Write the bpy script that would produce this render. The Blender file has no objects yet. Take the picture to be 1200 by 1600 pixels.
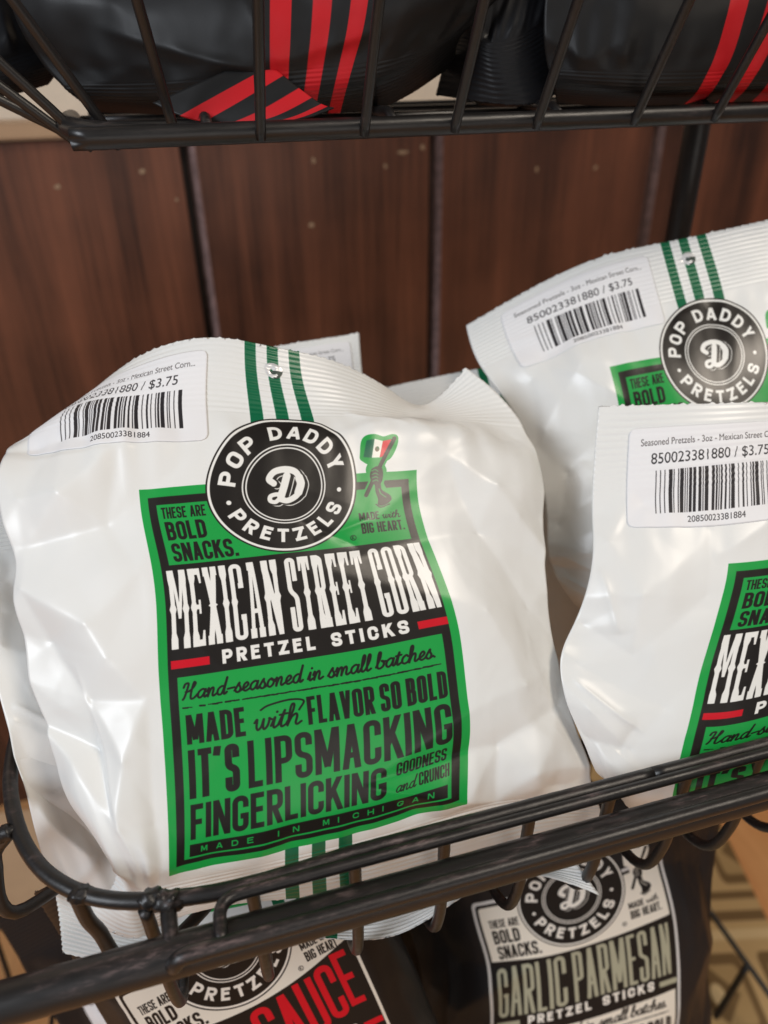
import bpy, bmesh, math
import numpy as np
from mathutils import Vector, Matrix

# ---------------------------------------------------------------- camera, world, lamps, exposure
scene = bpy.context.scene
COL = scene.collection
CAM = np.array([0.0, 0.0, 0.68])
PITCH, YAW, ROLL = math.radians(31.0), math.radians(15.0), math.radians(1.2)
FPX = 1155.0                                      # focal length in pixels of the 1200 x 1600 photograph
fwd = np.array([math.sin(YAW) * math.cos(PITCH), math.cos(YAW) * math.cos(PITCH), -math.sin(PITCH)])
rgt0 = np.array([math.cos(YAW), -math.sin(YAW), 0.0]); up0 = np.cross(rgt0, fwd)
rgt = rgt0 * math.cos(ROLL) - up0 * math.sin(ROLL); upv = up0 * math.cos(ROLL) + rgt0 * math.sin(ROLL)
cd = bpy.data.cameras.new('camera'); cam = bpy.data.objects.new('camera', cd); COL.objects.link(cam)
cam.matrix_world = Matrix(((rgt[0], upv[0], -fwd[0], CAM[0]), (rgt[1], upv[1], -fwd[1], CAM[1]), (rgt[2], upv[2], -fwd[2], CAM[2]), (0, 0, 0, 1)))
cd.sensor_fit = 'VERTICAL'; cd.sensor_height = 36.0; cd.lens = FPX / 1600.0 * 36.0
cd.clip_start = 0.01; cd.clip_end = 50.0
cd.dof.use_dof = True; cd.dof.focus_distance = 0.236; cd.dof.aperture_fstop = 8.5
scene.camera = cam

world = bpy.data.worlds.new('World'); scene.world = world; world.use_nodes = True
wn = world.node_tree.nodes; bg = wn['Background']; bg.inputs[0].default_value = (.93, .95, 1.0, 1); bg.inputs[1].default_value = 0.13
def area(name, loc, target, size, sizey, power, col):
    ld = bpy.data.lights.new(name, 'AREA'); ld.shape = 'RECTANGLE'; ld.size = size; ld.size_y = sizey; ld.energy = power; ld.color = col
    o = bpy.data.objects.new(name, ld); COL.objects.link(o); o.location = loc
    o.rotation_euler = (Vector(target) - Vector(loc)).to_track_quat('-Z', 'Y').to_euler(); return o
area('shop_window', (-1.2, -.55, 1.35), (0.0, .2, .5), .65, .65, 17.8, (.87, .925, 1.0))
area('ceiling_lamp', (0.85, -.45, 2.05), (0.1, .2, .5), .65, .4, 15.2, (1.0, .88, .74))
area('front_fill', (.25, -1.9, .75), (0.05, .2, .45), 1.3, .9, 5.5, (1.0, .95, .88))  # added fill light behind the camera, lifts the lower bags and the wall
scene.view_settings.view_transform = 'Standard'; scene.view_settings.look = 'None'
scene.view_settings.exposure = 0.0; scene.view_settings.gamma = 1.0; scene.view_settings.use_curve_mapping = False
scene.cycles.use_denoising = True

# ---------------------------------------------------------------- helpers
def ray(px, py): return fwd + rgt * ((px - 600.0) / FPX) - upv * ((py - 800.0) / FPX)
def at(px, py, z): return CAM + ray(px, py) * z                 # z = distance along the viewing axis
def on_y(px, py, Y): d = ray(px, py); return CAM + d * ((Y - CAM[1]) / d[1])
def on_z(px, py, Z): d = ray(px, py); return CAM + d * ((Z - CAM[2]) / d[2])

def link(name, me, mat=None, parent=None, smooth=True):
    o = bpy.data.objects.new(name, me); COL.objects.link(o)
    for m in (mat if isinstance(mat, (list, tuple)) else [mat]):
        if m is not None: me.materials.append(m)
    if smooth and len(me.polygons): me.polygons.foreach_set('use_smooth', [True] * len(me.polygons))
    if parent is not None: o.parent = parent
    return o
def thing(name, label, cat, loc, group=None):
    o = bpy.data.objects.new(name, None); COL.objects.link(o); o.location = tuple(loc); o.empty_display_size = .02
    o['label'] = label; o['category'] = cat
    if group: o['group'] = group
    return o
def tag(o, label, cat, group=None):
    o['label'] = label; o['category'] = cat
    if group: o['group'] = group
    return o
def mesh(verts, faces, base=(0, 0, 0)):
    me = bpy.data.meshes.new('m'); me.from_pydata((np.asarray(verts, float) - np.asarray(base)).tolist(), [], faces); me.update(); return me

def spline3(pts, n=8, closed=False):
    P = np.array(pts, float)
    if len(P) < 3: return P
    Q = np.vstack([P[-1:], P, P[:2]]) if closed else np.vstack([2 * P[0] - P[1], P, 2 * P[-1] - P[-2]])
    out = []
    for i in range(1, len(Q) - 2):
        p0, p1, p2, p3 = Q[i - 1:i + 3]
        for t in np.linspace(0, 1, n, endpoint=False):
            out.append(.5 * ((2 * p1) + (-p0 + p2) * t + (2 * p0 - 5 * p1 + 4 * p2 - p3) * t * t + (-p0 + 3 * p1 - 3 * p2 + p3) * t ** 3))
    if not closed: out.append(P[-1])
    return np.array(out)
def fillet(pts, r, n=8):
    """3-D polyline with rounded corners"""
    P = [np.array(p, float) for p in pts]; out = [P[0]]
    for i in range(1, len(P) - 1):
        a, b, c = P[i - 1], P[i], P[i + 1]; la, lc = np.linalg.norm(a - b), np.linalg.norm(c - b); k = min(r, la * .49, lc * .49)
        s, e = b + (a - b) / la * k, b + (c - b) / lc * k
        for t in np.linspace(0, 1, n): out.append((1 - t) ** 2 * s + 2 * t * (1 - t) * b + t * t * e)
    out.append(P[-1]); return np.array(out)
def dense(P, step):
    out = [P[0]]
    for a, b in zip(P[:-1], P[1:]):
        m = max(1, int(np.linalg.norm(b - a) / step))
        for k in range(1, m + 1): out.append(a + (b - a) * k / m)
    return np.array(out)
RS = np.random.RandomState(7)
def tube_geo(path, r, seg=16, rough=0.0, caps=True):
    """round bar swept along a path, slightly uneven like hand-dipped paint"""
    P = np.array(path, float); n = len(P)
    T = np.gradient(P, axis=0); T /= np.linalg.norm(T, axis=1)[:, None] + 1e-12
    ref = np.array([0, 0, 1.0]) if abs(T[0][2]) < .9 else np.array([1.0, 0, 0])
    N = np.cross(T[0], ref); N /= np.linalg.norm(N); V = []; F = []
    for i in range(n):
        N = N - T[i] * N.dot(T[i]); N /= np.linalg.norm(N); B = np.cross(T[i], N)
        a = np.linspace(0, 2 * math.pi, seg, endpoint=False)
        rr = r * (1 + (RS.randn(seg) * rough if rough else 0))
        V.append(P[i] + np.outer(np.cos(a) * rr, N) + np.outer(np.sin(a) * rr, B))
    V = np.concatenate(V)
    for i in range(n - 1):
        for k in range(seg):
            F.append((i * seg + k, i * seg + (k + 1) % seg, (i + 1) * seg + (k + 1) % seg, (i + 1) * seg + k))
    if caps: F.append(tuple(range(seg - 1, -1, -1))); F.append(tuple((n - 1) * seg + k for k in range(seg)))
    return V, F
def tube(name, path, r, mat, parent=None, base=(0, 0, 0), seg=16, rough=0.0):
    V, F = tube_geo(path, r, seg, rough); return link(name, mesh(V, F, base), mat, parent)
def blob(name, c, r, mat, parent=None, base=(0, 0, 0), seed=0, squash=(1, 1, 1)):
    """lumpy weld bead"""
    bm = bmesh.new(); bmesh.ops.create_icosphere(bm, subdivisions=3, radius=1.0); rs = np.random.RandomState(seed); k = rs.randn(3, 3) * 2.2
    for v in bm.verts:
        d = np.array(v.co); f = 1 + .13 * math.sin(k[0] @ d * 2) + .1 * math.sin(k[1] @ d * 3 + 1)
        v.co = Vector(d * f * r * np.array(squash)) + Vector(np.asarray(c) - np.asarray(base))
    me = bpy.data.meshes.new('m'); bm.to_mesh(me); bm.free(); return link(name, me, mat, parent)

def noise2(x, y, seed=0):
    """gradient noise on arrays, about -.7 .. .7"""
    rs = np.random.RandomState(seed); G = rs.uniform(0, 2 * math.pi, (64, 64))
    xi = np.floor(x).astype(int); yi = np.floor(y).astype(int); xf, yf = x - xi, y - yi
    u = xf ** 3 * (xf * (xf * 6 - 15) + 10); v = yf ** 3 * (yf * (yf * 6 - 15) + 10)
    def g(ix, iy, dx, dy): a = G[ix % 64, iy % 64]; return np.cos(a) * dx + np.sin(a) * dy
    return (g(xi, yi, xf, yf) * (1 - u) + g(xi + 1, yi, xf - 1, yf) * u) * (1 - v) + (g(xi, yi + 1, xf, yf - 1) * (1 - u) + g(xi + 1, yi + 1, xf - 1, yf - 1) * u) * v
def sstep(a, b, x): t = np.clip((x - a) / (b - a), 0, 1); return t * t * (3 - 2 * t)

# ---------------------------------------------------------------- printed artwork (drawn by numpy into generated images)
PPM = 8.0                                      # printed pixels per millimetre
class Canvas:
    def __init__(self, w, h, col, ppm=PPM):
        self.ppm = ppm; self.W = int(w * ppm); self.H = int(h * ppm)
        self.a = np.empty((self.H, self.W, 3), np.float32); self.a[:] = col
    def window(self, x0, y0, x1, y1):
        p = self.ppm
        i0 = max(0, int(math.floor(x0 * p)) - 2); i1 = min(self.W, int(math.ceil(x1 * p)) + 2)
        j0 = max(0, int(math.floor(y0 * p)) - 2); j1 = min(self.H, int(math.ceil(y1 * p)) + 2)
        if i1 <= i0 or j1 <= j0: return None
        X, Y = np.meshgrid((np.arange(i0, i1) + .5) / p, (np.arange(j0, j1) + .5) / p)
        return (slice(j0, j1), slice(i0, i1)), X, Y
    def put(self, win, cov, col):
        c = np.clip(cov, 0, 1)[..., None]
        self.a[win] = self.a[win] * (1 - c) + np.array(col, np.float32) * c
    def rect(self, x0, y0, x1, y1, col, r=0.0):
        w = self.window(x0, y0, x1, y1)
        if not w: return
        win, X, Y = w
        cx, cy, hx, hy = (x0 + x1) / 2, (y0 + y1) / 2, (x1 - x0) / 2, (y1 - y0) / 2
        qx = np.abs(X - cx) - hx + r; qy = np.abs(Y - cy) - hy + r
        d = np.hypot(np.maximum(qx, 0), np.maximum(qy, 0)) + np.minimum(np.maximum(qx, qy), 0) - r
        self.put(win, .5 - d * self.ppm, col)
    def disc(self, cx, cy, r, col, rin=None):
        w = self.window(cx - r, cy - r, cx + r, cy + r)
        if not w: return
        win, X, Y = w
        d = np.hypot(X - cx, Y - cy)
        c = np.clip(.5 - (d - r) * self.ppm, 0, 1)
        if rin is not None: c = c * np.clip(.5 + (d - rin) * self.ppm, 0, 1)
        self.put(win, c, col)
    def poly(self, pts, col):
        pts = np.array(pts, float)
        w = self.window(pts[:, 0].min(), pts[:, 1].min(), pts[:, 0].max(), pts[:, 1].max())
        if not w: return
        win, X, Y = w
        acc = np.zeros(X.shape, np.float32); n = 3
        for oy in range(n):
            for ox in range(n):
                xx = X + ((ox + .5) / n - .5) / self.ppm; yy = Y + ((oy + .5) / n - .5) / self.ppm
                ins = np.zeros(X.shape, bool)
                for k in range(len(pts)):
                    (xa, ya), (xb, yb) = pts[k - 1], pts[k]
                    if ya == yb: continue
                    c = ((ya > yy) != (yb > yy)) & (xx < (xb - xa) * (yy - ya) / (yb - ya) + xa)
                    ins ^= c
                acc += ins
        self.put(win, acc / (n * n), col)
    def strokes(self, lines, hw, col, M=None, clip=None, round_ends=False, grow=0.0):
        """lines: polylines in a local frame; M = (a,b,c,d,e,f) maps local to canvas mm; clip = (y0,y1) in local y."""
        a, b, c, d, e, f = M if M is not None else (1, 0, 0, 1, 0, 0)
        L = [np.array(l, float) for l in lines]
        allp = np.concatenate(L); m = hw + grow + .3
        xs = []; ys = []
        for sx in (allp[:, 0].min() - m, allp[:, 0].max() + m):
            for sy in (allp[:, 1].min() - m, allp[:, 1].max() + m):
                xs.append(a * sx + b * sy + e); ys.append(c * sx + d * sy + f)
        w = self.window(min(xs), min(ys), max(xs), max(ys))
        if not w: return
        win, X, Y = w
        det = a * d - b * c
        U = (d * (X - e) - b * (Y - f)) / det; V = (-c * (X - e) + a * (Y - f)) / det
        k = self.ppm * math.sqrt(abs(det))
        cov = np.zeros(X.shape, np.float32)
        for l in L:
            n = len(l)
            for i in range(n - 1):
                p, q = l[i], l[i + 1]
                dx, dy = q - p; ln = math.hypot(dx, dy)
                if ln < 1e-9: continue
                dx /= ln; dy /= ln
                t = (U - p[0]) * dx + (V - p[1]) * dy
                dp = np.abs(-(U - p[0]) * dy + (V - p[1]) * dx)
                g = hw + grow
                cc = np.minimum(.5 + (g - dp) * k, np.minimum(.5 + (t + grow) * k, .5 + (ln + grow - t) * k))
                cov = np.maximum(cov, cc)
                if i > 0 or round_ends:
                    cov = np.maximum(cov, .5 + (g - np.hypot(U - p[0], V - p[1])) * k)
                if i == n - 2 and round_ends:
                    cov = np.maximum(cov, .5 + (g - np.hypot(U - q[0], V - q[1])) * k)
        if clip is not None:
            cov = np.minimum(cov, np.minimum(.5 + (V - clip[0] + grow) * k, .5 + (clip[1] + grow - V) * k))
        self.put(win, cov, col)

def spline2(pts, n=8):
    """Catmull-Rom through 2-D points"""
    P = np.array(pts, float)
    if len(P) < 3: return P
    Q = np.vstack([2 * P[0] - P[1], P, 2 * P[-1] - P[-2]]); out = []
    for i in range(1, len(Q) - 2):
        for t in np.linspace(0, 1, n, endpoint=False):
            p0, p1, p2, p3 = Q[i - 1], Q[i], Q[i + 1], Q[i + 2]
            out.append(.5 * ((2 * p1) + (-p0 + p2) * t + (2 * p0 - 5 * p1 + 4 * p2 - p3) * t * t + (-p0 + 3 * p1 - 3 * p2 + p3) * t ** 3))
    out.append(P[-1]); return np.array(out)

def rounded(pts, r, closed=False):
    """polyline with rounded corners"""
    P = [np.array(p, float) for p in pts]; out = []
    n = len(P); rng = range(n) if closed else range(1, n - 1)
    if not closed: out.append(P[0])
    for i in rng:
        a, b, c = P[i - 1], P[i], P[(i + 1) % n]
        la, lc = np.linalg.norm(a - b), np.linalg.norm(c - b)
        k = min(r, la * .5 if (closed or i > 1) else la, lc * .5 if (closed or i < n - 2) else lc)
        s, e = b + (a - b) / la * k, b + (c - b) / lc * k
        for t in np.linspace(0, 1, 9):                       # close to a circular arc
            w = .92; u = (1 - t) ** 2 * s + 2 * w * t * (1 - t) * b * 1.0 + t ** 2 * e
            out.append(u / ((1 - t) ** 2 + 2 * w * t * (1 - t) + t ** 2))
    if closed: out.append(out[0])
    else: out.append(P[-1])
    return out

def glyph(ch, w, h, q):
    """stroke letters of a condensed grotesque: local box 0..w, 0..h (y down), q = half stroke. returns polylines"""
    x0, x1, y0, y1, m, xm = q, w - q, q, h - q, h * .5, w * .5
    r = (x1 - x0) * .5; D = 3 * q; R = rounded
    if ch == 'A': return [[(q * .95, h), (xm - q * .1, 0)], [(w - q * .95, h), (xm + q * .1, 0)], [(w * .24, h * .7), (w * .76, h * .7)]]
    if ch == 'B': return [[(x0, 0), (x0, h)], R([(0, y0), (x1 - q * .2, y0), (x1 - q * .2, m - q * .3), (0, m - q * .3)], r), R([(0, m - q * .3), (x1, m - q * .3), (x1, y1), (0, y1)], r)]
    if ch == 'C': return [R([(x1, h * .36), (x1, y0), (x0, y0), (x0, y1), (x1, y1), (x1, h * .64)], r)]
    if ch == 'D': return [[(x0, 0), (x0, h)], R([(0, y0), (x1, y0), (x1, y1), (0, y1)], r * 1.3)]
    if ch == 'E': return [[(x0, 0), (x0, h)], [(0, y0), (w * .95, y0)], [(0, m - q * .4), (w * .86, m - q * .4)], [(0, y1), (w * .95, y1)]]
    if ch == 'F': return [[(x0, 0), (x0, h)], [(0, y0), (w * .95, y0)], [(0, m), (w * .86, m)]]
    if ch == 'G': return [R([(x1, h * .34), (x1, y0), (x0, y0), (x0, y1), (x1, y1), (x1, h * .5)], r), [(xm, h * .5 + q), (w, h * .5 + q)]]
    if ch == 'H': return [[(x0, 0), (x0, h)], [(x1, 0), (x1, h)], [(0, m), (w, m)]]
    if ch == 'I': return [[(xm, 0), (xm, h)]]
    if ch == 'K': return [[(x0, 0), (x0, h)], [(x0, h * .66), (w - q * .6, 0 - q)], [(w * .42, h * .36), (w - q * .3, h + q)]]
    if ch == 'L': return [[(x0, 0), (x0, h)], [(0, y1), (w * .95, y1)]]
    if ch == 'M': return [[(x0, 0), (x0, h)], [(x1, 0), (x1, h)], [(x0 + q * .1, -q), (xm, h * .86)], [(x1 - q * .1, -q), (xm, h * .86)]]
    if ch == 'N': return [[(x0, 0), (x0, h)], [(x1, 0), (x1, h)], [(x0, -q * .3), (x1, h + q * .3)]]
    if ch in 'O0': return [R([(x0, y0), (x1, y0), (x1, y1), (x0, y1)], r, True)]
    if ch == 'P': return [[(x0, 0), (x0, h)], R([(0, y0), (x1, y0), (x1, h * .55), (0, h * .55)], r)]
    if ch == 'R': return [[(x0, 0), (x0, h)], R([(0, y0), (x1, y0), (x1, h * .53), (0, h * .53)], r), [(w * .45, h * .5), (x1 + q * .15, h + q * .5)]]
    if ch == 'S': return [R([(x1, h * .3), (x1, y0), (x0, y0), (x0, h * .47), (x1, h * .55), (x1, y1), (x0, y1), (x0, h * .7)], r)]
    if ch == 'T': return [[(xm, 0), (xm, h)], [(0, y0), (w, y0)]]
    if ch == 'U': return [R([(x0, 0), (x0, y1), (x1, y1), (x1, 0)], r)]
    if ch == 'V': return [[(q * .95, 0), (xm - q * .1, h)], [(w - q * .95, 0), (xm + q * .1, h)]]
    if ch == 'X': return [[(q * .8, -q), (w - q * .8, h + q)], [(w - q * .8, -q), (q * .8, h + q)]]
    if ch == 'Y': return [[(q * .8, -q), (xm, h * .55)], [(w - q * .8, -q), (xm, h * .55)], [(xm, h * .5), (xm, h)]]
    if ch == 'Z': return [[(0, y0), (w, y0)], [(0, y1), (w, y1)], [(w - q * 1.3, y0), (q * 1.3, y1)]]
    if ch == '.': return [[(xm, h - 2 * q), (xm, h)]]
    if ch == "'": return [[(xm, 0), (xm - q * .5, h * .2)]]
    return []
NARROW = {'I': 0, '.': 0, "'": 0, 'L': .86, 'E': .88, 'F': .86, 'T': .94, 'M': 1.42, 'N': 1.06, 'A': 1.06, 'K': 1.04, 'V': 1.04, 'Y': 1.02, ' ': .5}
def adv(ch, w, q):
    if ch in "I.'": return 2 * q
    return w * NARROW.get(ch, 1.0)
def block_text(cv, s, x, y, width, h, q, col, gap=None, slant=0.0, skew=0.0):
    """condensed capitals fitted to the given width; y is the top of the capitals"""
    gap = q * .75 if gap is None else gap
    k = sum(NARROW.get(c, 1.0) for c in s if c not in "I.'")
    fix = sum(2 * q for c in s if c in "I.'") + gap * (len(s) - 1)
    w = (width - fix) / max(k, .01); cx = x
    for c in s:
        a = adv(c, w, q)
        if c != ' ':
            cv.strokes(glyph(c, a, h, q), q, col, (1, -slant, skew, 1, cx + slant * h, y + skew * (cx - x)), (0, h))
        cx += a + gap
def arc_text(cv, s, cx, cy, R, a0, a1, h, w, q, col, bottom=False):
    """letters round a circle; R is the radius of the baseline, angles in degrees (0 = right, counter-clockwise)"""
    ws = [adv(c, w, q) for c in s]; tot = sum(ws); gap = (math.radians(abs(a1 - a0)) * R - tot) / (len(s) - 1)
    pos = 0
    for c, a in zip(s, ws):
        t = math.radians(a0) + (1 if bottom else -1) * (pos + a / 2) / R
        px, py = cx + R * math.cos(t), cy - R * math.sin(t)
        if bottom: ux, uy = -math.sin(t), -math.cos(t); dx, dy = math.cos(t), -math.sin(t)
        else: ux, uy = math.sin(t), math.cos(t); dx, dy = -math.cos(t), math.sin(t)
        if c != ' ':                                     # u = reading direction, d = letter-down direction
            cv.strokes(glyph(c, a, h, q), q, col, (ux, dx, uy, dy, px - ux * a / 2 - dx * h, py - uy * a / 2 - dy * h), (0, h))
        pos += a + gap

# connected brush script: x-height 1, baseline y = 0, y UP; every entry = (advance, strokes)
SCR = {
 'a': (1.12, [[(.86, .82), (.55, 1.0), (.16, .72), (.1, .25), (.36, .0), (.7, .3), (.88, .95), (.8, .3), (.92, .02), (1.15, .22)]]),
 'b': (1.0, [[(-.05, .2), (.3, 1.2), (.36, 1.85), (.2, 1.95), (.1, 1.5), (.08, .3), (.35, .0), (.74, .25), (.78, .75), (.55, .9), (.66, .78), (1.0, .8)]]),
 'c': (.85, [[(.72, .8), (.5, 1.0), (.16, .72), (.1, .25), (.36, .0), (.62, .06), (.9, .25)]]),
 'd': (1.15, [[(.84, .82), (.55, 1.0), (.16, .72), (.1, .25), (.36, .0), (.68, .3), (.98, 1.95)], [(.98, 1.95), (.84, .6), (.86, .08), (1.0, .02), (1.18, .22)]]),
 'e': (.85, [[(-.02, .2), (.4, .42), (.64, .74), (.46, 1.0), (.18, .75), (.12, .25), (.36, .0), (.62, .06), (.9, .25)]]),
 'h': (1.1, [[(-.05, .2), (.3, 1.2), (.36, 1.85), (.2, 1.95), (.1, 1.5), (.08, .0)], [(.08, .1), (.3, .75), (.6, 1.0), (.72, .75), (.68, .2), (.82, .0), (1.12, .22)]]),
 'i': (.55, [[(-.02, .2), (.2, .96), (.16, .3), (.26, .0), (.56, .22)], [(.3, 1.42), (.31, 1.46)]]),
 'l': (.6, [[(-.02, .2), (.34, 1.1), (.42, 1.8), (.27, 1.95), (.15, 1.4), (.13, .3), (.28, .0), (.6, .22)]]),
 'm': (1.65, [[(-.02, .6), (.14, .97), (.16, .0)], [(.16, .1), (.36, .8), (.58, 1.0), (.67, .75), (.65, .0)], [(.66, .1), (.86, .8), (1.1, 1.0), (1.2, .72), (1.17, .2), (1.32, .0), (1.66, .22)]]),
 'n': (1.12, [[(-.02, .6), (.14, .97), (.16, .0)], [(.16, .1), (.36, .8), (.6, 1.0), (.7, .72), (.66, .2), (.8, .0), (1.14, .22)]]),
 'o': (.95, [[(.45, 1.0), (.16, .75), (.1, .25), (.38, .0), (.7, .25), (.74, .7), (.45, 1.0), (.6, .78), (.97, .82)]]),
 's': (.82, [[(-.04, .2), (.38, 1.05), (.42, .8), (.62, .4), (.5, .02), (.22, .0), (.05, .22)], [(.5, .02), (.86, .22)]]),
 't': (.66, [[(-.02, .2), (.34, 1.5), (.2, .5), (.28, .0), (.68, .22)], [(.0, 1.1), (.58, 1.16)]]),
 'w': (1.35, [[(.0, .7), (.16, .97), (.2, .3), (.36, .0), (.58, .3), (.68, .95), (.7, .3), (.84, .0), (1.06, .3), (1.14, .9), (1.1, .95), (1.36, .8)]]),
 'H': (1.75, [[(.0, 1.45), (.12, 1.85), (.5, 1.85), (.42, 1.0), (.3, .3), (.16, .02)], [(.34, .9), (.7, .95), (1.1, 1.3), (1.32, 1.8), (1.12, 1.95), (1.0, 1.2), (1.0, .3), (1.15, .0), (1.45, .1), (1.78, .5)]]),
 '-': (.95, [[(.1, .55), (.85, .62)]]),
 '.': (.5, [[(.2, .06), (.22, .08)]]),
 ' ': (.62, []),
}
def script_text(cv, s, x, y, xh, hw, col, width=None, slant=.22, rise=0.0):
    tot = sum(SCR[c][0] for c in s); k = xh if width is None else width / tot
    cx = x
    for c in s:
        a, st = SCR[c]
        for l in st:
            pl = spline2(l, 6)
            cv.strokes([np.stack([cx + k * pl[:, 0] + slant * xh * pl[:, 1], y - rise * (cx - x) - xh * pl[:, 1]], 1)], hw, col, None, None, True)
        cx += a * k

def slab_text(cv, s, x, y, width, h, col, gap=.8):
    """tall western slab letters with block serifs and a spur half way up"""
    wd = {'M': 1.3, 'I': .5, ' ': .34, 'N': 1.08, 'X': 1.0, 'E': .88, 'A': 1.0, 'S': .88, 'T': .95, 'R': 1.02, 'C': .9, 'O': .94}
    w1 = (width - gap * (len(s) - 1)) / sum(wd[c] for c in s); cx = x; q = 0.72; sh = h * .085
    for c in s:
        w = w1 * wd[c]; Q = lambda *p: cv.poly([(cx + a, y + b) for a, b in p], col)
        def stem(sx, top=True, bot=True, wide=1.0, spur=True):
            cv.poly([(cx + sx - q, y), (cx + sx + q, y), (cx + sx + q * .92, y + h * .44), (cx + sx + (q * 1.5 if spur else q), y + h * .5), (cx + sx + q * .92, y + h * .56), (cx + sx + q, y + h),
                     (cx + sx - q, y + h), (cx + sx - q * .92, y + h * .56), (cx + sx - (q * 1.5 if spur else q), y + h * .5), (cx + sx - q * .92, y + h * .44)], col)
            b = q * 1.62 * wide
            if top: cv.rect(cx + max(0, sx - b), y, cx + min(w, sx + b), y + sh * 1.5, col); cv.poly([(cx + max(0, sx - b), y + sh * 1.5), (cx + min(w, sx + b), y + sh * 1.5), (cx + sx + q, y + sh * 2.3), (cx + sx - q, y + sh * 2.3)], col)
            if bot: cv.rect(cx + max(0, sx - b), y + h - sh * 1.5, cx + min(w, sx + b), y + h, col); cv.poly([(cx + max(0, sx - b), y + h - sh * 1.5), (cx + min(w, sx + b), y + h - sh * 1.5), (cx + sx + q, y + h - sh * 2.3), (cx + sx - q, y + h - sh * 2.3)], col)
        a, b = q * 1.25, w - q * 1.25
        if c == 'M':
            stem(a); stem(b); Q((a, 0), (a + q * 1.5, 0), (w / 2 + q * .6, h * .62), (w / 2 - q * .6, h * .62)); Q((b - q * 1.5, 0), (b, 0), (w / 2 + q * .6, h * .62), (w / 2 - q * .6, h * .62))
        elif c == 'I': stem(w / 2)
        elif c == 'E':
            stem(a); Q((0, 0), (w, 0), (w, h * .2), (w - q * .9, h * .2), (w - q * 1.4, sh), (0, sh)); Q((0, h - sh), (w - q * 1.4, h - sh), (w - q * .9, h * .8), (w, h * .8), (w, h), (0, h))
            cv.rect(cx, y + h * .47, cx + w * .72, y + h * .53, col); cv.rect(cx + w * .62, y + h * .41, cx + w * .8, y + h * .59, col)
        elif c == 'X':
            Q((0, 0), (q * 2.4, 0), (w, h), (w - q * 2.4, h)); Q((w - q * 2.4, 0), (w, 0), (q * 2.4, h), (0, h))
            for s0, s1 in ((0, w * .44), (w * .56, w)): cv.rect(cx + s0, y, cx + s1, y + sh * 1.4, col); cv.rect(cx + s0, y + h - sh * 1.4, cx + s1, y + h, col)
            Q((w * .16, h * .5), (w * .5, h * .45), (w * .84, h * .5), (w * .5, h * .55))
        elif c in 'CO':
            r = rounded([(q, q), (w - q, q), (w - q, h - q), (q, h - q)], w * .48, True)
            if c == 'O': cv.strokes([[(cx + p[0], y + p[1]) for p in r]], q * .98, col)
            else:
                r = rounded([(w - q, h * .3), (w - q, q), (q, q), (q, h - q), (w - q, h - q), (w - q, h * .7)], w * .46)
                cv.strokes([[(cx + p[0], y + p[1]) for p in r]], q * .98, col); cv.rect(cx + w - q * 2.3, y + h * .26, cx + w, y + h * .33, col); cv.rect(cx + w - q * 2.3, y + h * .67, cx + w, y + h * .74, col)
            for sx in (q, w - q): 
                if c == 'O' or sx == q: Q((sx - q, h * .45), (sx + q, h * .45), (sx + q * 1.5, h * .5), (sx + q, h * .55), (sx - q, h * .55), (sx - q * 1.3, h * .5))
        elif c == 'A':
            Q((w / 2 - q * 1.2, 0), (w / 2 + q * .3, 0), (q * 1.9, h), (q * .3, h)); Q((w / 2 - q * .3, 0), (w / 2 + q * 1.2, 0), (w - q * .3, h), (w - q * 2.1, h)); cv.rect(cx + w * .24, y + h * .62, cx + w * .76, y + h * .68, col)
            cv.rect(cx, y + h - sh * 1.5, cx + w * .42, y + h, col); cv.rect(cx + w * .58, y + h - sh * 1.5, cx + w, y + h, col); cv.rect(cx + w * .2, y, cx + w * .66, y + sh * 1.3, col)
        elif c == 'N':
            stem(a); stem(b, bot=False); Q((a - q, 0), (a + q * 1.1, 0), (b + q, h), (b - q * 1.1, h))
        elif c == 'S':
            r = rounded([(w - q, h * .32), (w - q, q), (q, q), (q, h * .46), (w - q, h * .54), (w - q, h - q), (q, h - q), (q, h * .68)], w * .46)
            cv.strokes([[(cx + p[0], y + p[1]) for p in r]], q * .98, col); cv.rect(cx + w - q * 2, y + sh * .6, cx + w, y + h * .33, col, .2); cv.rect(cx, y + h * .67, cx + q * 2, y + h - sh * .6, col, .2)
        elif c == 'T':
            stem(w / 2, top=False); Q((0, 0), (w, 0), (w, h * .2), (w - q * .9, h * .2), (w - q * 1.4, sh), (q * 1.4, sh), (q * .9, h * .2), (0, h * .2))
        elif c == 'R':
            stem(a); r = rounded([(0, q), (w - q * 1.4, q), (w - q * 1.4, h * .5), (0, h * .5)], w * .4); cv.strokes([[(cx + p[0], y + p[1]) for p in r]], q * .95, col)
            Q((w * .4, h * .5), (w * .4 + q * 2, h * .5), (w, h), (w - q * 2.4, h)); cv.rect(cx + w * .62, y + h - sh * 1.5, cx + w, y + h, col)
        cx += w + gap

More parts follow.
